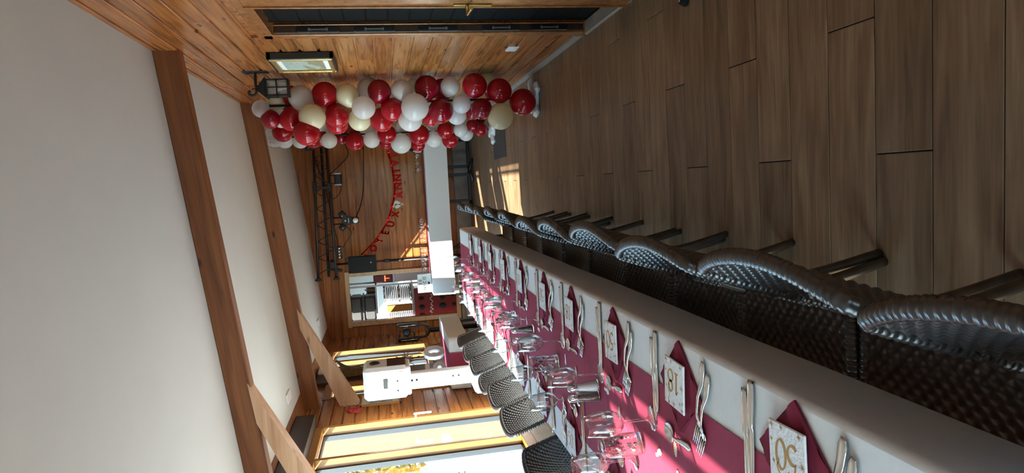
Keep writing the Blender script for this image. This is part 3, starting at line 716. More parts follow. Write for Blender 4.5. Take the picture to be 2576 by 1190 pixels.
# ------------------------------------------------------------------ wicker chairs (local: -y faces the table)
def back_surface(u, v, off=0.0):
    """u 0..1 across, v 0..1 from seat to crest"""
    hw = .212
    s = (u - .5) * 2
    top = .845 - .02 * abs(s) ** 4
    z = .535 + (top - .535) * v
    x = s * hw * (1 - .03 * (1 - v))
    lean = .13 * (z - .46) / .39
    bow = .038 * (1 - s * s)
    return Vector((x, .155 + lean + bow - off * .5, z))
def weave(surf, nu, nv, sub, amp, side):
    m = MB(); U, V = nu * sub, nv * sub; vs = []
    for j in range(V + 1):
        tz = j / sub; row = int(min(tz, nv - 1e-6)); rt = abs(math.sin(PI * tz)) ** .7
        for i in range(U + 1):
            ts = i / sub
            d = amp * (math.sin(PI * ts + PI * row) * rt + .5 * rt)
            p = surf(i / U, j / V); e = 1e-3
            n = (surf(min(1, i / U + e), j / V) - surf(max(0, i / U - e), j / V)).cross(surf(i / U, min(1, j / V + e)) - surf(i / U, max(0, j / V - e)))
            if n.length: n.normalize()
            vs.append(p + n * (side * (d + .006)))
    m.add(vs, [(j * (U + 1) + i, j * (U + 1) + i + 1, (j + 1) * (U + 1) + i + 1, (j + 1) * (U + 1) + i) for j in range(V) for i in range(U)], True)
    return m
def wrapped(path, r, pitch=.0125, n=8, ridge=.13, deep=1):
    P = [Vector(p) for p in path]; out = [P[0]]; L = 0
    dense = []
    for i in range(len(P) - 1):
        k = max(1, int((P[i + 1] - P[i]).length / (pitch / 6)))
        for q in range(k): dense.append(P[i].lerp(P[i + 1], q / k))
    dense.append(P[-1]); rs = []; acc = 0
    for i, p in enumerate(dense):
        if i: acc += (p - dense[i - 1]).length
        fr = (acc / pitch) % 1.0; rs.append(r * (1 - ridge * max(0, 1 - abs(fr - .5) / .28)) * (1.0 + .04 * (int(acc / pitch) % 2)))
    m = MB().tube(dense, rs, n, cap=False)
    if deep != 1:
        for i, c in enumerate(dense):
            for k in range(n):
                x, y, z = m.v[i * n + k]; m.v[i * n + k] = (x, c.y + (y - c.y) * deep, z)
    return m
def make_chair():
    root = thing('wicker_chair', 'x', 'chair')
    wv = weave(back_surface, 28, 26, 4, .0026, 1); w2_ = weave(back_surface, 28, 26, 4, .0026, -1)
    wv.add(w2_.v, w2_.f, True)
    wv.build('backrest', WICK, root)
    def edge(u, v): return back_surface(u, v)
    path = [edge(0, v / 8) for v in range(0, 7)] + [edge(0, .93)] + [edge(.012, .985)] + [edge(.04 + .92 * k / 14, 1.0) for k in range(15)] + [edge(.988, .985)] + [edge(1, .93)] + [edge(1, v / 8) for v in range(6, -1, -1)]
    wrapped(smoothpath(path, 3), .0125, deep=1.25).build('backrest_edge', WICK, root)
    wrapped([edge(k / 12, 0) for k in range(13)], .010).build('backrest_rail', WICK, root)
    def seat_s(u, v):
        x = (u - .5) * (.45 - .03 * v); y = -.245 + .43 * v; r = .02
        z = .455 - .012 * math.exp(-((v - 0) / .06) ** 2) - .008 * math.sin(PI * u) * math.sin(PI * v)
        return Vector((x, y, z))
    st = weave(seat_s, 26, 26, 3, .0022, 1); st.box((0, -.03, .435), (.43, .42, .03)); st.build('seat', WICK, root)
    loop = [(-.225, -.245, .445), (.225, -.245, .445), (.212, .185, .445), (-.212, .185, .445)]
    lp = []
    for i in range(4):
        a, b = Vector(loop[i]), Vector(loop[(i + 1) % 4]); lp += [a.lerp(b, q) for q in (.04, .3, .6, .96)]
    lp.append(lp[0]); wrapped(lp, .020).build('seat_edge', WICK, root)
    def apron(u, v): return Vector(((u - .5) * .42, -.243, .35 + .08 * v))
    ap = weave(apron, 24, 5, 3, .002, 1)
    for sx in (-1, 1):
        q = weave(lambda u, v, sx=sx: Vector((sx * .217, -.23 + .40 * u, .36 + .07 * v)), 22, 4, 3, .002, sx); ap.add(q.v, q.f, True)
    ap.build('apron', WICK, root)
    for sx in (-1, 1):
        leg = MB().tube(smoothpath([(sx * .195, -.215, .44), (sx * .2, -.22, .25), (sx * .207, -.235, .0)], 5), [.0145] * 11, 10)
        for z in (.14, .30): leg.lathe([(.0142, -.004), (.0168, 0), (.0142, .004)], 10, (sx * .203, -.226, z))
        leg.build('leg', BAMB, root)
        pts = smoothpath([(sx * .222, .215, .60), (sx * .216, .17, .50), (sx * .208, .145, .40), (sx * .206, .15, .22), (sx * .215, .195, .0)], 5)
        leg = MB().tube(pts, [.015] * len(pts), 10)
        for k in (8, 14): leg.lathe([(.0148, -.004), (.0175, 0), (.0148, .004)], 10, pts[k])
        leg.build('leg', BAMB, root)
    return root
chair0 = make_chair()
CHR = [.55, 1.01, 1.485, 1.94, 2.42, 2.87, 3.37, 3.88, 4.37, 4.85, 5.38]
rng = random.Random(21)
for i, y in enumerate(CHR):
    c = chair0 if i == 0 else copy_tree(chair0)
    at(c, (-.472 + rng.uniform(-.012, .012), y, 0), -PI / 2 + rng.uniform(-.06, .06), 'dark wicker chair with its back to the aisle, %s from the near end' % ORD[i], 'wicker chairs on the aisle side')
CHL = [2.55, 3.03, 3.70, 4.175, 4.66, 5.14, 5.63, 6.11]
for i, y in enumerate(CHL):
    c = copy_tree(chair0)
    at(c, (-1.105 - (.07 if i > 5 else .05 if i > 3 else 0), y, 0), PI / 2 + rng.uniform(-.05, .05), 'dark wicker chair on the window side of the table, %s from the near end' % ORD[i], 'wicker chairs on the window side')
# ------------------------------------------------------------------ balloon columns
BALA = 'P,0.829,6.000,2.085,0.107;R,0.847,6.000,1.886,0.112;I,0.835,6.000,1.698,0.102;P,0.901,6.110,1.507,0.106;D,0.865,6.000,1.421,0.103;R,0.864,6.110,2.183,0.090;I,0.820,6.110,2.307,0.086;C,0.744,6.000,2.420,0.074;D,0.655,6.000,2.349,0.082;P,0.667,6.110,2.275,0.080;R,0.646,6.000,2.185,0.096;I,0.648,5.890,1.994,0.113;R,0.666,6.000,1.796,0.105;P,0.713,5.890,1.563,0.101;I,0.636,6.110,1.610,0.101;R,0.702,6.000,1.322,0.102;R,0.626,6.110,1.418,0.105;R,0.521,5.890,2.050,0.111;R,0.612,6.110,1.807,0.099;P,0.866,6.000,1.225,0.098;I,0.917,6.110,1.112,0.072;D,0.883,6.000,1.005,0.111;P,0.703,5.890,1.125,0.121;D,0.677,6.000,0.894,0.112;R,0.880,6.110,0.856,0.101;P,0.888,6.000,0.795,0.089;P,0.732,6.000,0.703,0.086;R,0.874,5.890,0.591,0.111;I,0.932,6.110,0.446,0.088;R,0.823,5.890,0.372,0.112;R,0.718,5.890,0.164,0.120;I,0.598,5.890,0.374,0.119;D,0.671,5.890,0.542,0.095;D,0.669,6.110,0.590,0.073;P,0.613,6.000,1.168,0.109;R,0.635,6.110,0.976,0.080;P,0.648,6.110,0.740,0.091'
BALB = 'R,0.751,8.270,2.568,0.122;W,0.848,8.530,2.173,0.117;R,0.679,8.530,2.167,0.103;W,0.636,8.400,2.054,0.097;W,0.774,8.530,2.016,0.089;D,0.764,8.530,1.815,0.094;R,0.613,8.400,1.750,0.112;D,0.669,8.530,1.918,0.079;W,0.668,8.530,2.585,0.097;C,0.703,8.400,2.687,0.124;C,0.846,8.530,2.779,0.116;W,0.660,8.530,2.407,0.098;R,0.633,8.530,2.256,0.078;W,0.625,8.400,1.546,0.103;W,0.755,8.530,1.589,0.099;R,0.675,8.270,1.360,0.116;R,0.581,8.530,1.380,0.075;W,0.845,8.530,0.333,0.071;R,0.652,8.270,0.972,0.127;W,0.564,8.400,1.192,0.126;W,0.757,8.530,1.200,0.100;W,0.796,8.530,0.773,0.086;W,0.601,8.400,0.785,0.105;R,0.693,8.270,0.644,0.103;R,0.583,8.400,0.579,0.103;W,0.691,8.270,0.454,0.091;W,0.654,8.400,0.375,0.096;D,0.734,8.270,0.302,0.082;R,0.697,8.400,0.185,0.086;D,0.829,8.530,0.163,0.061;R,0.544,8.530,0.976,0.086'
def balloon_mesh(c):
    prof = []
    for i in range(17):
        t = PI * i / 16; r = math.sin(t); z = math.cos(t)
        if z < -.2: r *= 1 - .10 * ((-z - .2) / .8) ** 1.2; z *= 1 + .10 * ((-z - .2) / .8) ** 2
        prof.append((max(r, .03 if i == 16 else 0), z))
    prof += [(.035, -1.12), (.06, -1.17), (.02, -1.18)]
    m = MB().lathe(prof, 24)
    if c == 'C': pass
    return m.mesh('balloon', BAL[c])
BM = {c: balloon_mesh(c) for c in 'RDPWIC'}
CONF = pmat('foil_flecks', (.14, .03, .04), .4, metal=.3)
def column(name, label, axis, data, foot_rot, h):
    ax, ay = axis; t = thing(name, label, 'balloons', (ax, ay, 0), 0)
    MB().tube([(0, 0, .04), (0, 0, h)], .011, 10).build('pole', BLACK, t)
    f = MB()
    for k in range(4):
        a = k * PI / 2 + foot_rot; f.box((.10 * math.cos(a), .10 * math.sin(a), .03), (.2, .11, .055), Euler((0, 0, a)), bev=.025)
    f.lathe([(.11, .004), (.12, .02), (.09, .055), (.03, .075), (.0, .075)], 20); f.build('foot', WHITEB, t)
    rng = random.Random(len(data))
    for row in data.split(';'):
        c, x, y, z, r = row.split(','); x, y, z, r = float(x) - ax, float(y) - ay, float(z), float(r)
        d = Vector((-x, -y + rng.uniform(-.02, .05), rng.uniform(-.06, .06))); d = d if d.length > .02 else Vector((0, 1, 0))
        b = put('balloon', BM[c], t, (x, y, z), tuple((-d).to_track_quat('Z', 'Y').to_euler()), (r, r, r))
        if c == 'C':
            m = MB()
            for _ in range(26):
                p = Vector((rng.gauss(0, 1), rng.gauss(0, 1), rng.gauss(-.3, .8))).normalized() * 1.0; e = Euler((rng.random() * 6, rng.random() * 6, 0)).to_matrix()
                m.box(p, (.10, .07, .02), e)
            q = m.build('confetti', CONF, b); q['kind'] = 'stuff'; b['label'] = 'clear balloon with dark confetti flecks'
    # a few balloons on the far side of the column, seen between the others
    for k in range(9):
        z = .35 + k * h / 10; a = k * 2.1
        put('balloon', BM['RWIDP'[k % 5]], t, (.05 + .04 * math.cos(a), .20, z), (PI / 2, 0, a), (.10, .10, .10))
    return t
column('balloon_column', 'front column of red, pearl and ivory balloons beside the wall lantern', (.77, 6.03), BALA, .5, 2.40)
column('balloon_column', 'rear column of red and white balloons behind the front column', (.70, 8.45), BALB, .3, 2.70)

# ------------------------------------------------------------------ things on the right wall
t = thing('wall_lantern', 'black wrought iron wall lantern with panes above the front balloons', 'lantern', (XR, 5.75, 2.40))
MB().box((-.019, 0, 0), (.012, .11, .20), bev=.004).lathe([(.014, 0), (.012, .01), (0, .012)], 10, (-.03, 0, .06), Euler((0, -PI / 2, 0)).to_matrix()).build('wall_plate', IRON, t)
MB().tube(smoothpath([(-.02, 0, 0), (-.10, 0, .005), (-.175, 0, .0), (-.205, 0, .02), (-.205, 0, .05), (-.18, 0, .06), (-.17, 0, .045)], 5), .011, 8).build('arm', IRON, t)
lx = -.155
MB().lathe([(.004, .02), (.012, .005), (.02, -.005), (.105, -.07), (.115, -.082), (.1, -.085), (0, -.085)], 4, (lx, 0, 0), Euler((0, 0, PI / 4)).to_matrix(), False).tube([(lx, 0, .0), (lx, 0, .035)], .006, 8).build('roof', IRON, t)
cg = MB()
for sx in (-1, 1):
    for sy in (-1, 1): cg.box((lx + sx * .062, sy * .062, -.165), (.012, .012, .17))
for z in (-.088, -.165, -.25):
    for s in (-1, 1): cg.box((lx + s * .062, 0, z), (.012, .13, .012)); cg.box((lx, s * .062, z), (.13, .012, .012))
for s in (-1, 1): cg.box((lx + s * .062, 0, -.165), (.009, .009, .17)); cg.box((lx, s * .062, -.165), (.009, .009, .17))
cg.box((lx, 0, -.252), (.13, .13, .008)); cg.build('cage', IRON, t)
for s in (-1, 1):
    MB().box((lx + s * .060, 0, -.17), (.003, .115, .155)).build('pane', LANTGL, t); MB().box((lx, s * .060, -.17), (.115, .003, .155)).build('pane', LANTGL, t)
MB().lathe([(.012, -.25), (.012, -.20), (.02, -.19), (.024, -.165), (.012, -.14), (0, -.135)], 12, (lx, 0, 0)).build('bulb', WHITEP, t)
# painting
def painting_mat():
    m, tr, b = new_mat('painting'); N, L = tr.nodes.new, tr.links.new
    tc = N('ShaderNodeTexCoord'); mp = N('ShaderNodeMapping'); mp.inputs['Scale'].default_value = (1, 3.5, 9); L(tc.outputs['Object'], mp.inputs[0])
    nz = N('ShaderNodeTexNoise'); nz.inputs['Scale'].default_value = 1.6; nz.inputs['Detail'].default_value = 5; L(mp.outputs[0], nz.inputs['Vector'])
    sp = N('ShaderNodeSeparateXYZ'); L(tc.outputs['Object'], sp.inputs[0]); ma = N('ShaderNodeMath'); ma.operation = 'MULTIPLY_ADD'; ma.inputs[1].default_value = 1.6; L(sp.outputs['Z'], ma.inputs[0]); L(nz.outputs['Fac'], ma.inputs[2])
    cr = N('ShaderNodeValToRGB'); e = cr.color_ramp.elements; e[0].position, e[0].color = .22, (.42, .36, .22, 1); e[1].position, e[1].color = .8, (.50, .62, .62, 1)
    q = e.new(.40); q.color = (.30, .33, .24, 1); q = e.new(.5); q.color = (.55, .60, .52, 1); q = e.new(.62); q.color = (.44, .56, .52, 1)
    L(ma.outputs[0], cr.inputs['Fac']); L(cr.outputs[0], b.inputs['Base Color']); b.inputs['Roughness'].default_value = .25; return m
GILT = pmat('gilt_frame', (.42, .27, .09), .35, metal=.5, noise=.2, nscale=30)
PAINT = painting_mat()
t = thing('framed_painting', 'gilt framed pale landscape painting hanging on the board wall near the dark door', 'painting', (XR - .02, 5.24, 1.96))
f = MB()
for s in (-1, 1):
    f.box((-.028, s * .255, 0), (.052, .03, .46), bev=.004); f.box((-.028, 0, s * .215), (.052, .54, .03), bev=.004)
f.build('outer_frame', BLACK, t); f = MB()
for s in (-1, 1):
    f.box((-.05, s * .238, 0), (.02, .030, .44), bev=.006); f.box((-.05, 0, s * .198), (.02, .5, .030), bev=.006)
f.build('gilt_moulding', GILT, t)
MB().box((-.035, 0, 0), (.01, .46, .38)).build('mount', PAPER, t); MB().box((-.043, 0, 0), (.008, .385, .29)).build('picture', PAINT, t)
t = thing('wall_socket', 'white double wall socket low on the board wall', 'socket', (XR - .018, 4.98, .42))
MB().box((-.006, 0, 0), (.012, .15, .08), bev=.004).build('cover', WHITEP, t)
for s in (-1, 1): MB().lathe([(.022, 0), (.022, .003), (.016, .003), (.015, -.002), (0, -.002)], 16, (-.0115, s * .036, 0), Euler((0, -PI / 2, 0)).to_matrix()).build('socket', WHITEP, t)

# ------------------------------------------------------------------ text helper
def text_mesh(txt, size, depth, mat, bold=0.0, name='lettering'):
    c = bpy.data.curves.new(name, 'FONT'); c.body = txt; c.size = size; c.extrude = depth; c.offset = bold; c.align_x = 'CENTER'; c.align_y = 'CENTER'; c.resolution_u = 3
    o = bpy.data.objects.new(name, c); COL.objects.link(o); bpy.context.view_layer.update()
    m = bpy.data.meshes.new_from_object(o.evaluated_get(bpy.context.evaluated_depsgraph_get())); bpy.data.objects.remove(o); bpy.data.curves.remove(c)
    m.materials.clear(); m.materials.append(mat); m.name = name; return m

# ------------------------------------------------------------------ buffet table by the back wall
BX0, BX1, BY0, BY1, BZ = -1.70, .94, 10.42, 10.98, .79
bt = thing('buffet_table', 'buffet table along the back wall with black trestle legs', 'table', ((BX0 + BX1) / 2, 10.70, 0))
MB().box((0, 0, BZ - .03), (BX1 - BX0 - .06, .50, .03), bev=.004).build('tabletop', OLDWOOD, bt)
for cx in (-.03, .52, -1.2):
    ox = cx - (BX0 + BX1) / 2; l = MB()
    for dx in (-.21, .21): l.box((ox + dx, 0, .40), (.045, .045, .72), bev=.006)
    l.box((ox, 0, .075), (.46, .05, .05), bev=.008)
    for dx in (-1, 1):
        l.tube([(ox + dx * .21, 0, .075), (ox + dx * .30, -.04, .06), (ox + dx * .44, -.10, .022)], [.028, .026, .022], 8)
        l.tube([(ox + dx * .21, 0, .075), (ox + dx * .28, .1, .05), (ox + dx * .36, .25, .022)], [.028, .026, .022], 8)
    l.build('leg', BLACK, bt)
tag(cloth_mesh(BX0, BX1, BY0, BY1, BZ, .35, 8, .008).build('buffet_cloth', CLOTH), 'white cloth over the buffet table below the letter banner', 'tablecloth')
tag(MB().box(((BX0 + BX1) / 2, 10.80, BZ + .002), (BX1 - BX0 - .02, .30, .003)).build('buffet_runner', BURG), 'narrow burgundy runner along the white buffet table', 'runner')
GOB = MB().lathe([(0, .001), (.032, .001), (.032, .004), (.008, .009), (.005, .02), (.006, .045), (.024, .055), (.034, .075), (.037, .10), (.036, .145), (.0345, .145), (.0355, .10), (.032, .077), (.02, .058), (0, .055)], 20).mesh('goblet', WINEGL)
gx = [.50, .39, .28, -.52, -.60, -.68, -.76, -.84, -1.0, -1.075, -1.15, -1.225, -1.30]
nm = ['right of the three by the dark bottle', 'middle of the three by the dark bottle', 'left of the three by the dark bottle'] + ['%s from the right in the middle row of five' % ORD[i].replace('nearest', 'first') for i in range(5)] + ['%s from the right in the row beside the light box' % ORD[i].replace('nearest', 'first') for i in range(5)]
for i, x in enumerate(gx):
    tag(put('goblet', GOB, None, (x, 10.62 + (i % 2) * .05, BZ + .0005), (0, 0, i)), 'clear goblet on the buffet, ' + nm[i], 'glass', 'goblets on the buffet')
t = thing('dark_bottle', 'dark bottle with a white label on the buffet beside the balloons', 'bottle', (.60, 10.62, BZ + .001))
MB().lathe([(0, 0), (.036, 0), (.038, .004), (.038, .15), (.034, .175), (.015, .205), (.013, .265), (.015, .268), (.015, .282), (0, .282)], 20).build('glass_body', pmat('bottle_glass', (.01, .012, .01), .08, spec=.7), t)
MB().lathe([(.0385, .03), (.0387, .13)], 20).build('bottle_label', PAPER, t)
for z, s in ((.10, .026), (.055, .018)): MB().box((0, -.0387, z), (s * 1.3, .001, s), bev=.0004).build('label_print', BLACKM, t)
# light box
t = thing('light_box', 'white letter light box reading 50 NICO with a heart on the buffet', 'sign', (-1.515, 10.56, BZ + .001), R(6))
MB().box((0, 0, .115), (.30, .05, .23), bev=.006).build('case', ALU, t)
MB().box((0, -.026, .115), (.282, .004, .212)).build('panel', pmat('light_box_panel', (.74, .8, .82), .4), t)
for z in (.082, .148): MB().box((0, -.029, z), (.282, .003, .004)).build('letter_rail', ALU, t)
for txt, x, z, s in (('5 0', .02, .182, .062), ('N I C O', -.0, .115, .062)): put('lettering', text_mesh(txt, s, .0008, BLACKM, .0006), t, (x, -.0295, z), (PI / 2, 0, 0))
hp = [(.022 * 16 * math.sin(a) ** 3 / 16, .022 * (13 * math.cos(a) - 5 * math.cos(2 * a) - 2 * math.cos(3 * a) - math.cos(4 * a)) / 16) for a in [2 * PI * i / 24 for i in range(24)]]
MB().prism(hp, .0015, Euler((PI / 2, 0, 0)).to_matrix()).build('heart', BLACKM, t, (0, -.028, .048))

# ------------------------------------------------------------------ lighting truss, lights, speaker
TRY = 10.88
t = thing('light_truss', 'black lighting truss spanning above the letter banner', 'truss', (-.3, TRY, 2.4), 0)
def tp(x, z): return (x + .3, 0, z - 2.4)
MB().tube([tp(-1.36, 2.565), tp(.95, 2.475)], .021, 10).build('chord', BLACK, t); MB().tube([tp(-1.36, 2.285), tp(.95, 2.285)], .021, 10).build('chord', BLACK, t)
MB().tube([(-1.06, .22, .02), (1.25, .22, -.02)], .021, 10).build('chord', BLACK, t)
x = -1.28; z = MB(); k = 0
while x < .86:
    a = tp(x, 2.555 - (x + 1.36) * .039) if k % 2 == 0 else tp(x, 2.285); b = tp(x + .13, 2.285) if k % 2 == 0 else tp(x + .13, 2.555 - (x + 1.49) * .039)
    MB().tube([a, b], .006, 6).build('lattice_rod', BLACK, t); x += .13; k += 1
for x in (.09,):
    MB().box(tp(x, 2.39), (.045, .05, .30), bev=.006).box(tp(x, 2.51), (.20, .06, .06), bev=.01).box(tp(x, 2.285), (.14, .055, .055), bev=.01).build('coupler', BLACK, t)
for zz in (2.565, 2.285): MB().box(tp(-1.37, zz), (.05, .07, .07), bev=.01).lathe([(.012, -.05), (.012, .05)], 8, tp(-1.375, zz)).build('end_clamp', BLACK, t)
# stand with speaker
t = thing('lighting_stand', 'black stand pole rising behind the speaker to carry the truss', 'stand', (-1.17, 11.12, 0))
MB().tube([(0, 0, .10), (0, 0, 1.5)], .0225, 12).build('lower_pole', BLACK, t); MB().tube([(0, 0, 1.45), (0, 0, 2.42)], .017, 12).build('upper_pole', BLACK, t)
MB().box((0, 0, 1.47), (.06, .06, .09), bev=.01).build('collar', BLACK, t)
for k in range(3):
    a = (-.3, 1.57, 3.44)[k]; q = (.25, .10, .25)[k]; MB().tube([(0, 0, .6), (q * math.cos(a), q * math.sin(a), .2), (q * 1.25 * math.cos(a), q * 1.25 * math.sin(a), .015)], .012, 8).build('leg', BLACK, t)
MB().box((.02, -.12, 2.33), (.12, .28, .10), bev=.012).box((-.07, -.12, 2.30), (.05, .05, .22), Euler((0, .25, 0)), bev=.008).build('truss_clamp', BLACK, t)
t = thing('loudspeaker', 'black loudspeaker at the left end of the truss above the light box', 'speaker', (-1.14, 10.72, 1.64))
MB().prism([(-.135, -.13), (.135, -.13), (.10, .13), (-.10, .13)], .43).build('cabinet', BLACKM, t)
MB().box((0, -.133, .215), (.24, .006, .39), bev=.003).build('grille', BLACKM, t); MB().lathe([(.011, 0), (.011, .003), (0, .003)], 14, (.02, -.137, .08), Euler((PI / 2, 0, 0)).to_matrix()).build('badge', ALU, t)
MB().tube(smoothpath([(.02, .05, .43), (.05, .0, .47), (.10, -.03, .45)], 5), .01, 6).build('bracket', BLACK, t)
# lamps on the truss
def yoke(m, w_, z): m.tube([(-w_, 0, 0), (-w_, 0, z), (0, 0, z + .03), (w_, 0, z), (w_, 0, 0)], .006, 6)
t = thing('flood_lamp', 'small black flood lamp with two light strips hanging under the truss', 'lamp', (.21, 10.84, 2.14))
m = MB().box((0, 0, 0), (.21, .10, .12), bev=.02); m.tube([(-.06, 0, .06), (-.06, 0, .13)], .007, 6).tube([(.06, 0, .06), (.06, 0, .13)], .007, 6); m.build('case', BLACK, t)
for s in (-1, 1): MB().box((s * .088, -.053, 0), (.022, .006, .105), bev=.004).build('light_strip', ALU, t)
t = thing('effect_lamp', 'black three headed effect lamp with one white lens under the truss', 'lamp', (-.45, 10.82, 2.04))
MB().prism([(.10 * math.cos(R(a)), .10 * math.sin(R(a))) for a in (60, 120, 150, 240, 300, 30)], .10, Euler((PI / 2, 0, 0)).to_matrix()).build('body', BLACK, t)
for a in (38, 142, 270):
    h = MB().box((0, 0, 0), (.105, .12, .10), bev=.012).build('head', BLACK, t, (.125 * math.cos(R(a)), -.05, .125 * math.sin(R(a))), (0, -R(a), 0))
    MB().lathe([(.038, 0), (.036, .012), (0, .018)] if a != 270 else [(.042, 0), (.038, .012), (0, .016)], 16, (0, -.06, 0), Euler((PI / 2, 0, 0)).to_matrix()).build('lens', WHITEP if a == 270 else pmat('lamp_glass', (.02, .02, .025), .05, spec=.8), h)
MB().tube([(-.05, 0, .09), (-.05, .02, .22)], .01, 6).tube([(.05, 0, .09), (.05, .02, .22)], .01, 6).build('hanger', BLACK, t)
MB().box((.0, -.102, .03), (.025, .002, .02)).box((0, -.102, -.02), (.075, .002, .008)).build('maker_mark', WHITEP, t)
t = thing('pixel_lamp', 'small black lamp with four glassy cells clamped under the truss beside the speaker', 'lamp', (-.95, 10.80, 2.20))
MB().box((0, 0, 0), (.20, .08, .085), bev=.01).build('case', BLACK, t)
for k in range(4): MB().lathe([(.019, 0), (.017, .006), (0, .008)], 12, (-.07 + k * .047, -.041, 0), Euler((PI / 2, 0, 0)).to_matrix()).build('lens', CHROME, t)
t = thing('control_box', 'black electronics box on the truss beside the rear balloons', 'control box', (.76, 10.80, 2.53))
MB().box((0, 0, 0), (.17, .12, .13), bev=.008).build('case', BLACK, t)
for k in range(6): MB().box((-.055 + k * .02, -.061, .01), (.008, .003, .008)).build('indicator', WHITEP, t)
CAB = pmat('black_cable', (.02, .008, .006), .6)
def cable(pts, r, label, g='cables on the back wall'): tag(MB().tube(smoothpath(pts, 7), r, 6).build('power_cable', CAB), label, 'cable', g)
cable([(.78, 11.25, 2.02), (.60, 11.25, 1.98), (.42, 11.2, 2.15), (.27, 10.98, 2.30)], .007, 'black cable looping from behind the balloons up to the flood lamp')
cable([(.84, 11.25, 1.72), (.40, 11.25, 1.745), (.07, 11.25, 1.77), (-.14, 11.22, 1.81), (-.30, 11.1, 1.86), (-.44, 10.9, 1.93)], .007, 'long black cable running along the boards to the effect lamp')
cable([(.12, 10.9, 2.10), (.0, 10.93, 2.13), (-.10, 10.95, 2.24), (-.02, 10.95, 2.27)], .006, 'short black cable from the flood lamp to the truss')
cable([(-.56, 10.9, 2.06), (-.66, 10.95, 2.00), (-.78, 10.95, 2.08), (-.88, 10.9, 2.15)], .006, 'black cable sagging between the effect lamp and the pixel lamp')
cable([(-.58, 10.92, 2.27), (-.72, 10.95, 2.235), (-.86, 10.92, 2.22)], .006, 'short black cable along the lower truss tube')
cable([(.75, 11.0, 2.50), (.45, 10.95, 2.46), (.15, 10.95, 2.36), (-.15, 10.95, 2.32), (-.4, 10.93, 2.29)], .009, 'thick black cable strung inside the truss')
# letter banner
t = thing('letter_banner', 'red foil letter banner reading joyeux anniversaire with two toasting glasses', 'banner', (0, 10.87, 0))
RIB = [(-1.02, 1.87), (-.77, 1.61), (-.51, 1.42), (-.35, 1.36), (-.20, 1.31), (-.06, 1.275), (.14, 1.27), (.38, 1.29), (.57, 1.33), (.67, 1.35), (.9, 1.48)]
sp = smoothpath([(x, 0, z) for x, z in RIB], 6); rb = MB(); vs = []
for i, p in enumerate(sp): q = .012 * math.sin(i * .9); vs += [(p.x, q, p.z + .016), (p.x, -q, p.z - .016)]
rb.add(vs, [(2 * i, 2 * i + 1, 2 * i + 3, 2 * i + 2) for i in range(len(sp) - 1)]); rb.build('ribbon', REDF, t)
for ch, x, z, ry, rz in (('J', -1.04, 1.76, .7, .3), ('O', -.93, 1.665, .6, .5), ('Y', -.81, 1.565, .6, 1.0), ('E', -.69, 1.46, .5, .9), ('U', -.555, 1.365, .4, .5), ('X', -.40, 1.285, .3, .7), ('A', -.09, 1.20, .1, .1), ('N', .05, 1.205, .03, .1), ('N', .185, 1.205, 0, .1), ('I', .30, 1.215, -.03, .2), ('V', .425, 1.225, -.1, .2), ('E', .555, 1.24, -.15, .3), ('R', .68, 1.27, -.2, .2), ('S', .80, 1.33, -.3, .2)):
    put('letter', text_mesh(ch, .155, .003, REDF, .006, 'letter'), t, (x, -.02, z), (PI / 2, ry * .6, rz))
fl_ = MB()
for s in (-1, 1):
    M = Euler((PI / 2, s * .32, 0)).to_matrix()
    fl_.prism([(-.022, .05), (.022, .05), (.026, .0), (.014, -.03), (.004, -.036), (.004, -.075), (.020, -.085), (-.020, -.085), (-.004, -.075), (-.004, -.036), (-.014, -.03), (-.026, 0)], .004, Matrix.Translation((s * .03, -.02 - .004 * s, .0)) @ M.to_4x4())
fl_.box((0, -.02, .06), (.10, .003, .02), Euler((0, .3, 0))); fl_.build('toasting_glasses', pmat('silver_card', (.62, .60, .55), .5), t, (-.245, 0, 1.235))

# ------------------------------------------------------------------ kitchen behind the hatch
kb = MB(); kx0, kx1, ky1 = -3.0, -.9, 13.2
KW = pmat('kitchen_wall', (.36, .38, .37), .6)
struct(MB().box(((kx0 + kx1) / 2, ky1, 1.3), (kx1 - kx0, .1, 2.8)).build('wall_kitchen_back', KW)); struct(MB().box((kx1, 12.34, 1.3), (.1, 1.7, 2.8)).build('wall_kitchen_right', KW))
struct(MB().box(((kx0 + kx1) / 2, 12.34, 2.6), (2.2, 1.7, .1)).build('ceiling_kitchen', KW)); struct(MB().box(((kx0 + kx1) / 2, 12.34, -.05), (2.2, 1.7, .1)).build('floor_kitchen', STONE))
kb.box((kx0, 12.3, .45), (.1, 1.9, 1.0)); kb.box((kx0, 12.3, 2.45), (.1, 1.9, .3)); kb.box((kx0, 13.1, 1.3), (.1, .3, 2.8))
struct(kb.build('wall_kitchen_left', KW))
portal('portal_e', -2.95, 11.5, 12.9, .95, 2.3)
hf = struct(MB().box(((HX0 + HX1) / 2, YB - .02, HZ1 + .02), (HX1 - HX0 + .14, .06, .07), bev=.004).build('trim_4', WHITEWOOD))
MB().box(((HX0 + HX1) / 2, YB - .02, HZ0 - .02), (HX1 - HX0 + .14, .06, .07), bev=.004).build('bottom_rail', WHITEWOOD, hf)
for xx in (HX0 - .02, HX1 + .02): MB().box((xx, YB - .02, (HZ0 + HZ1) / 2), (.07, .06, HZ1 - HZ0 - .03), bev=.004).build('side_rail', WHITEWOOD, hf)
t = thing('kitchen_shelf', 'grey metal shelf rack seen through the hatch', 'shelf', (-1.98, 11.95, 0))
for z in (.26, 1.07, 1.70): MB().box((0, 0, z), (.66, .46, .03), bev=.004).build('shelf_board', ALU, t)
for sx in (-1, 1):
    for sy in (-1, 1): MB().box((sx * .32, sy * .22, 1.12), (.03, .03, 2.2)).build('upright', ALU, t)
GREYP = pmat('dark_grey_tub', (.055, .055, .052), .4)
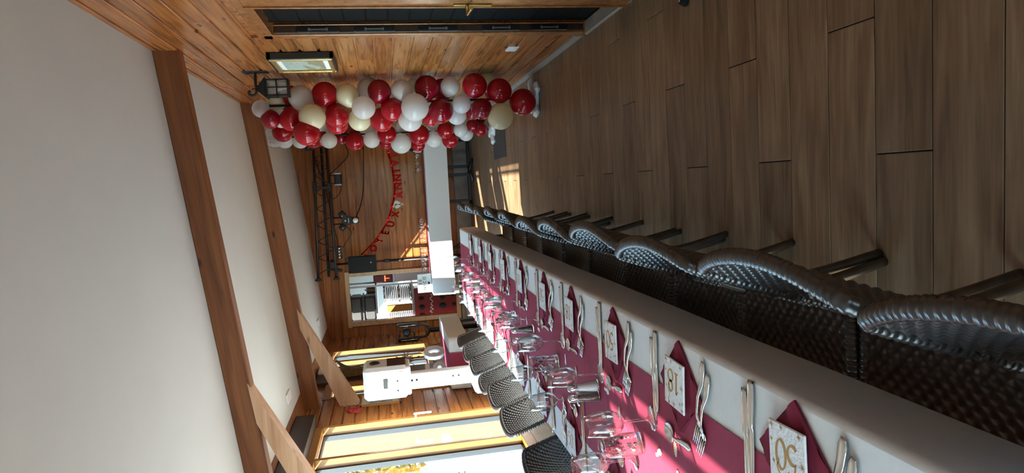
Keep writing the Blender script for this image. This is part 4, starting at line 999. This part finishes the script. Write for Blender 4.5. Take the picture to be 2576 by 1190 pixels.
for k, z in enumerate((1.716, 1.952)):
    t = thing('storage_tub', 'dark grey lidded tub on the top shelf, %s of the two stacked' % ('lower' if k == 0 else 'upper'), 'tub', (-2.06, 11.95, z), 0, 'stacked dark tubs')
    MB().box((0, 0, .10), (.44, .40, .195), bev=.03).build('tub_body', GREYP, t); MB().box((0, 0, .215), (.46, .42, .035), bev=.012).build('lid', GREYP, t)
t = thing('cooking_pot', 'dull metal pot with a lid on the top shelf right of the tubs', 'pot', (-1.745, 11.9, 1.716))
MB().lathe([(0, 0), (.07, 0), (.075, .01), (.075, .13), (.08, .135), (.072, .137)], 22).build('body', pmat('dull_bronze', (.22, .18, .13), .4, metal=.7), t); MB().lathe([(.078, .137), (.05, .155), (.012, .16), (.014, .18), (0, .182)], 22).build('lid', ALU, t)
t = thing('plate_stack', 'tall stack of white plates inside the glass drum on the middle shelf', 'plates', (-1.84, 11.88, 1.086))
for k in range(14): MB().lathe([(0, .0), (.09, 0), (.15, .022), (.152, .026), (.09, .006), (0, .006)], 24, (0, 0, k * .032)).build('plate', WHITEP, t)
t = thing('glass_drum', 'clear glass drum with chrome bands around the plate stack', 'dispenser', (-1.84, 11.88, 1.086))
MB().lathe([(.155, .02), (.165, .05), (.165, .44), (.155, .47)], 26).build('glass_wall', WINEGL, t)
for z in (.0, .20, .46): MB().lathe([(.15, z), (.17, z), (.17, z + .03), (.15, z + .03)], 26).build('band', CHROME, t)
t = thing('bread_board', 'orange wooden board standing on the middle shelf', 'board', (-2.10, 11.82, 1.086)); MB().box((0, 0, .22), (.13, .03, .44), bev=.01).build('board_plate', GOLD, t)
t = thing('tray_stack', 'pile of thin white trays beside the wooden board', 'trays', (-2.22, 11.80, 1.086))
for k in range(12): MB().box((0, 0, .02 + k * .034), (.10, .34, .018), bev=.006).build('tray', WHITEP, t)
t = thing('red_cabinet', 'dark red drinks cabinet with black slots under the shelf', 'cabinet', (-2.03, 11.85, .276))
MB().box((0, 0, .39), (.56, .42, .76), bev=.015).build('body', REDC, t)
for x, z, sx, sz in ((-.2, .65, .07, .10), (-.06, .65, .10, .10), (.10, .65, .07, .10), (-.06, .28, .11, .13), (.10, .28, .11, .10), (-.06, .08, .08, .07), (.12, .10, .08, .06)):
    MB().lathe([(.5, 0), (.48, .004), (0, .004)], 14, (x, -.212, z), (Euler((PI / 2, 0, 0)).to_matrix() @ Matrix(((sx, 0, 0), (0, sz, 0), (0, 0, 1))))).build('slot', BLACKM, t)
MB().tube(smoothpath([(-.17, -.214, .47), (-.14, -.214, .51), (-.11, -.214, .45), (-.08, -.214, .50), (-.05, -.214, .46), (-.02, -.214, .49), (.03, -.214, .455), (.08, -.214, .50), (.12, -.214, .46), (.17, -.214, .49)], 5), .006, 5).build('script_mark', WHITEP, t)
t = thing('coffee_machine', 'dark red machine with a glowing red light strip on the right of the hatch', 'machine', (-1.52, 11.95, 1.40))
MB().box((0, 0, .16), (.22, .34, .34), bev=.02).build('body', REDC, t); MB().box((-.03, -.172, .13), (.10, .006, .022)).box((-.03, -.172, .09), (.012, .006, .07)).build('light_strip', REDLED, t); MB().box((.05, -.18, .24), (.07, .03, .10), bev=.01).build('spout', BLACK, t)
t = thing('side_counter', 'white side counter inside the kitchen on the right of the hatch', 'counter', (-1.42, 12.15, 0)); MB().box((0, 0, .68), (.40, .8, 1.36), bev=.01).build('body', WHITEP, t); MB().box((0, 0, 1.385), (.42, .84, .03), bev=.005).build('worktop', ALU, t)

# ------------------------------------------------------------------ left corner
t = thing('corner_table', 'small side table under a white cloth in the left back corner', 'table', (-2.10, 8.45, 0))
MB().box((0, 0, .79), (.56, 1.3, .03)).build('tabletop', OLDWOOD, t)
for sx in (-1, 1):
    for sy in (-1, 1): MB().box((sx * .24, sy * .6, .39), (.04, .04, .78)).build('leg', BLACK, t)
tag(cloth_mesh(-2.41, -1.79, 7.75, 9.13, .812, .24, 12, .01).build('corner_cloth', CLOTH), 'white cloth over the side table in the left back corner', 'tablecloth')
def cr_fn(u, v):
    x = -2.27 + .30 * u; s = v * 1.62
    if s < 1.40: return (x, 9.12 - s, .816)
    return (x, 7.738 - .006, .816 - (s - 1.40))
tag(MB().grid(cr_fn, 6, 60, False).build('corner_runner', BURG), 'burgundy runner hanging over the end of the corner table', 'runner')
t = thing('white_numerals', 'white standing numerals 5 and 0 on the corner table', 'numerals', (-2.15, 8.15, .82), R(50))
for d, x in (('5', -.12), ('0', .12)): put('numeral', text_mesh(d, .34, .035, WHITEP, .012, 'numeral'), t, (x, 0, .13), (PI / 2, 0, 0))
t = thing('photo_booth', 'white photo booth with lens and dark screen on a white post', 'photo booth', (-1.97, 6.95, 0))
MB().box((0, 0, .33), (.42, .44, .64), bev=.03).build('base_box', WHITEP, t)
MB().box((-.04, -.02, 1.0), (.17, .10, .72), bev=.01).build('post', WHITEP, t)
for z in (.80, .86, 1.24, 1.29): MB().lathe([(.011, 0), (.011, .006), (0, .007)], 10, (-.03, -.07, z), Euler((PI / 2, 0, 0)).to_matrix()).build('bolt', BLACK, t)
hb = MB().box((0, 0, 1.555), (.34, .40, .45), bev=.035).build('head', WHITEP, t)
MB().box((0, 0, 1.325), (.30, .34, .05), bev=.015).build('collar', WHITEP, t)
MB().box((.172, 0, 1.44), (.006, .30, .19), bev=.002).build('screen', SCREEN, hb)
MB().lathe([(.055, 0), (.05, .012), (.034, .012), (.03, .004), (0, .004)], 20, (.171, 0, 1.66), Euler((0, PI / 2, 0)).to_matrix()).build('lens', BLACK, hb)
MB().tube([(.174, .09 * math.cos(a), 1.665 + .05 * math.sin(a)) for a in [PI * k / 10 for k in range(11)]], .003, 6).build('lens_brow', ALU, hb)
MB().box((-.0, -.203, 1.56), (.10, .008, .045), bev=.003).build('print_slot', BLACK, hb); MB().box((-.02, -.212, 1.53), (.08, .03, .008), Euler((.4, 0, 0))).build('slot_flap', WHITEP, hb)
MB().box((-.0, -.195, 1.40), (.25, .03, .06), bev=.012).build('side_bar', WHITEP, hb)
for x in (-.05, .05): MB().lathe([(.011, 0), (.011, .006), (0, .007)], 10, (x - .03, -.212, 1.44), Euler((PI / 2, 0, 0)).to_matrix()).build('bolt', BLACK, hb)
t = thing('framed_picture', 'picture in a thin wooden frame on the left wall behind the photo booth', 'picture', (XL + .02, 7.72, 1.645))
f = MB()
for s in (-1, 1): f.box((.012, s * .205, 0), (.024, .02, .46), bev=.003); f.box((.012, 0, s * .22), (.024, .43, .02), bev=.003)
f.build('frame', GOLD, t); MB().box((.006, 0, 0), (.008, .40, .43)).build('mount', pmat('pale_mount', (.6, .62, .58), .6), t); MB().box((.011, 0, 0), (.006, .28, .27)).build('print', pmat('grey_print', (.28, .30, .30), .5, noise=.5, nscale=12), t)
t = thing('red_rosette', 'red embossed disc hanging on the boards beside the glass door frame', 'ornament', (XL + .019, 7.43, 1.93))
rs = MB().lathe([(.085, 0), (.09, .006), (.08, .014), (.06, .010), (.045, .018), (.02, .014), (0, .02)], 24, (0, 0, 0), Euler((0, PI / 2, 0)).to_matrix()); rs.build('disc', pmat('red_wax', (.42, .035, .03), .35, noise=.3, nscale=40), t)
for k in range(8): MB().sphere((.014, .055 * math.cos(k * PI / 4), .055 * math.sin(k * PI / 4)), .017, 8, 6, (.6, 1, 1)).build('petal', pmat('red_wax_petal', (.45, .04, .035), .35) if k == 0 else bpy.data.materials['red_wax_petal'], t)
t = thing('exit_light', 'small white emergency light with green strip high on the left wall behind the brace', 'exit light', (XL + .02, 9.12, 2.42)); MB().box((.03, 0, 0), (.06, .28, .11), bev=.01).build('case', WHITEP, t); MB().box((.062, 0, -.02), (.004, .24, .05)).build('strip', pmat('pale_green', (.45, .6, .42), .4), t)
# farm tools and straw on the left wall
t = thing('pitchfork', 'old wooden pitchfork hanging tines down on the left wall', 'pitchfork', (-2.39, 9.75, 0))
MB().tube([(0, .1, 2.12), (0, 0, 1.5), (0, -.03, 1.1)], [.012, .014, .016], 8).build('shaft', OLDWOOD, t)
for k in range(4):
    yy = (-.32 + k * .15); MB().tube(smoothpath([(0, -.03, 1.12), (0, yy * .5 - .03, 1.02), (.02, yy, .88), (.05, yy * 1.05, .72)], 5), [.009] * 16, 6).build('tine', OLDWOOD, t)
t = thing('scythe_handle', 'long dark curved tool handle with a dark blade end on the left wall', 'tool', (-2.36, 9.2, 0))
MB().tube(smoothpath([(0, .0, .95), (0, .0, 1.42), (0, -.10, 1.90), (0, -.19, 2.03)], 6), .014, 8).build('shaft', DARKWOOD, t); MB().tube(smoothpath([(0, -.10, 1.90), (0, -.20, 2.04), (0, -.05, 2.15), (0, .28, 2.26)], 6), [.012 + .018 * math.sin(PI * k / 18) for k in range(19)], 8).build('blade', DARKMETAL, t)
def straw(name, label, p, q, r, seed):
    rng = random.Random(seed); p, q = Vector(p), Vector(q); t = thing(name, label, 'straw bundle', tuple(p)); m = MB()
    for _ in range(46):
        o = Vector((rng.uniform(-r, r) * .5, rng.uniform(-r, r), 0)); e = (q - p) + Vector((rng.uniform(-r, r) * .7, rng.uniform(-r, r) * 1.8, rng.uniform(-.08, .08)))
        m.tube([o * 1.1, o * .7 + (q - p) * .5, o + e], [.004, .004, .002], 4)
    s = m.build('stalks', STRAW, t); s['kind'] = 'stuff'
    for f in (.25, .55): MB().lathe([(r * 1.05, -.008), (r * 1.05, .008)], 12, tuple((q - p) * f)).build('tie', DARKWOOD, t)
straw('straw_bundle', 'bundle of dry straw tied in two places on the left wall beside the pitchfork', (-2.355, 8.93, 1.40), (-2.355, 8.90, 2.2), .042, 3)
straw('straw_bundle', 'second straw bundle with a frayed end hanging next to the scythe handle', (-2.355, 8.70, 1.42), (-2.355, 8.71, 2.2), .042, 4)
t = thing('dried_flowers', 'dried posy with pale flower heads hanging below the straw bundles', 'dried flowers', (-2.33, 8.95, 1.28)); rng = random.Random(9)
m = MB()
for _ in range(60):
    d = Vector((rng.uniform(-.3, 1) * .08, rng.gauss(0, .10), rng.gauss(0, .08))); m.tube([(0, 0, .02), d], [.003, .006], 4)
q = m.build('stems', STRAW, t); q['kind'] = 'stuff'
for _ in range(14): MB().sphere((rng.uniform(.03, .09), rng.gauss(0, .05), rng.gauss(0, .04)), .013, 8, 5).build('flower_head', PAPER, t)
# black lamp cluster on a thick pole
t = thing('lamp_tripod', 'black lamp yoke on a thick black pole in the left back corner', 'lamp stand', (-2.285, 10.6, 0))
MB().tube([(0, 0, .0), (0, 0, .86)], .04, 14).build('pole', BLACK, t); MB().lathe([(.09, .001), (.09, .015), (.05, .03), (.04, .05)], 24).build('base_plate', BLACK, t)
MB().tube(smoothpath([(-.10, 0, 1.10), (-.09, 0, .94), (0, 0, .88), (.09, 0, .94), (.10, 0, 1.10)], 5), .022, 10).build('yoke', BLACK, t)
for sx in (-1, 1):
    MB().box((sx * .115, 0, 1.22), (.05, .14, .34), bev=.015).build('side_arm', BLACK, t)
    MB().tube([(sx * .115, -.075, 1.08), (sx * .115, -.085, 1.34)], .008, 6).build('side_tube', CHROME, t)
MB().lathe([(.055, -.09), (.06, -.08), (.06, .09), (.045, .10), (0, .10)], 18, (0, 0, 1.24), Euler((PI / 2, 0, 0)).to_matrix()).build('lamp_can', BLACK, t)
MB().box((0, -.02, 1.12), (.20, .05, .03), bev=.006).build('cross_bar', DARKMETAL, t); MB().box((-.02, -.03, 1.35), (.12, .05, .025), Euler((0, .2, 0)), bev=.006).build('top_bar', BLACK, t)
# ceiling vents
for i, (x, y) in enumerate(((-1.95, 10.3), (-2.05, 6.95))):
    o = MB().box((0, 0, 0), (.10, .24, .02), bev=.004).build('ceiling_vent', WHITEP); o.location = (x, y, ZC(x) - .004); o.rotation_euler = (0, -math.atan(.115), 0)
    tag(o, 'flat white vent cover flush on the sloping ceiling, %s one' % ('farther' if i == 0 else 'nearer'), 'vent', 'ceiling vents')
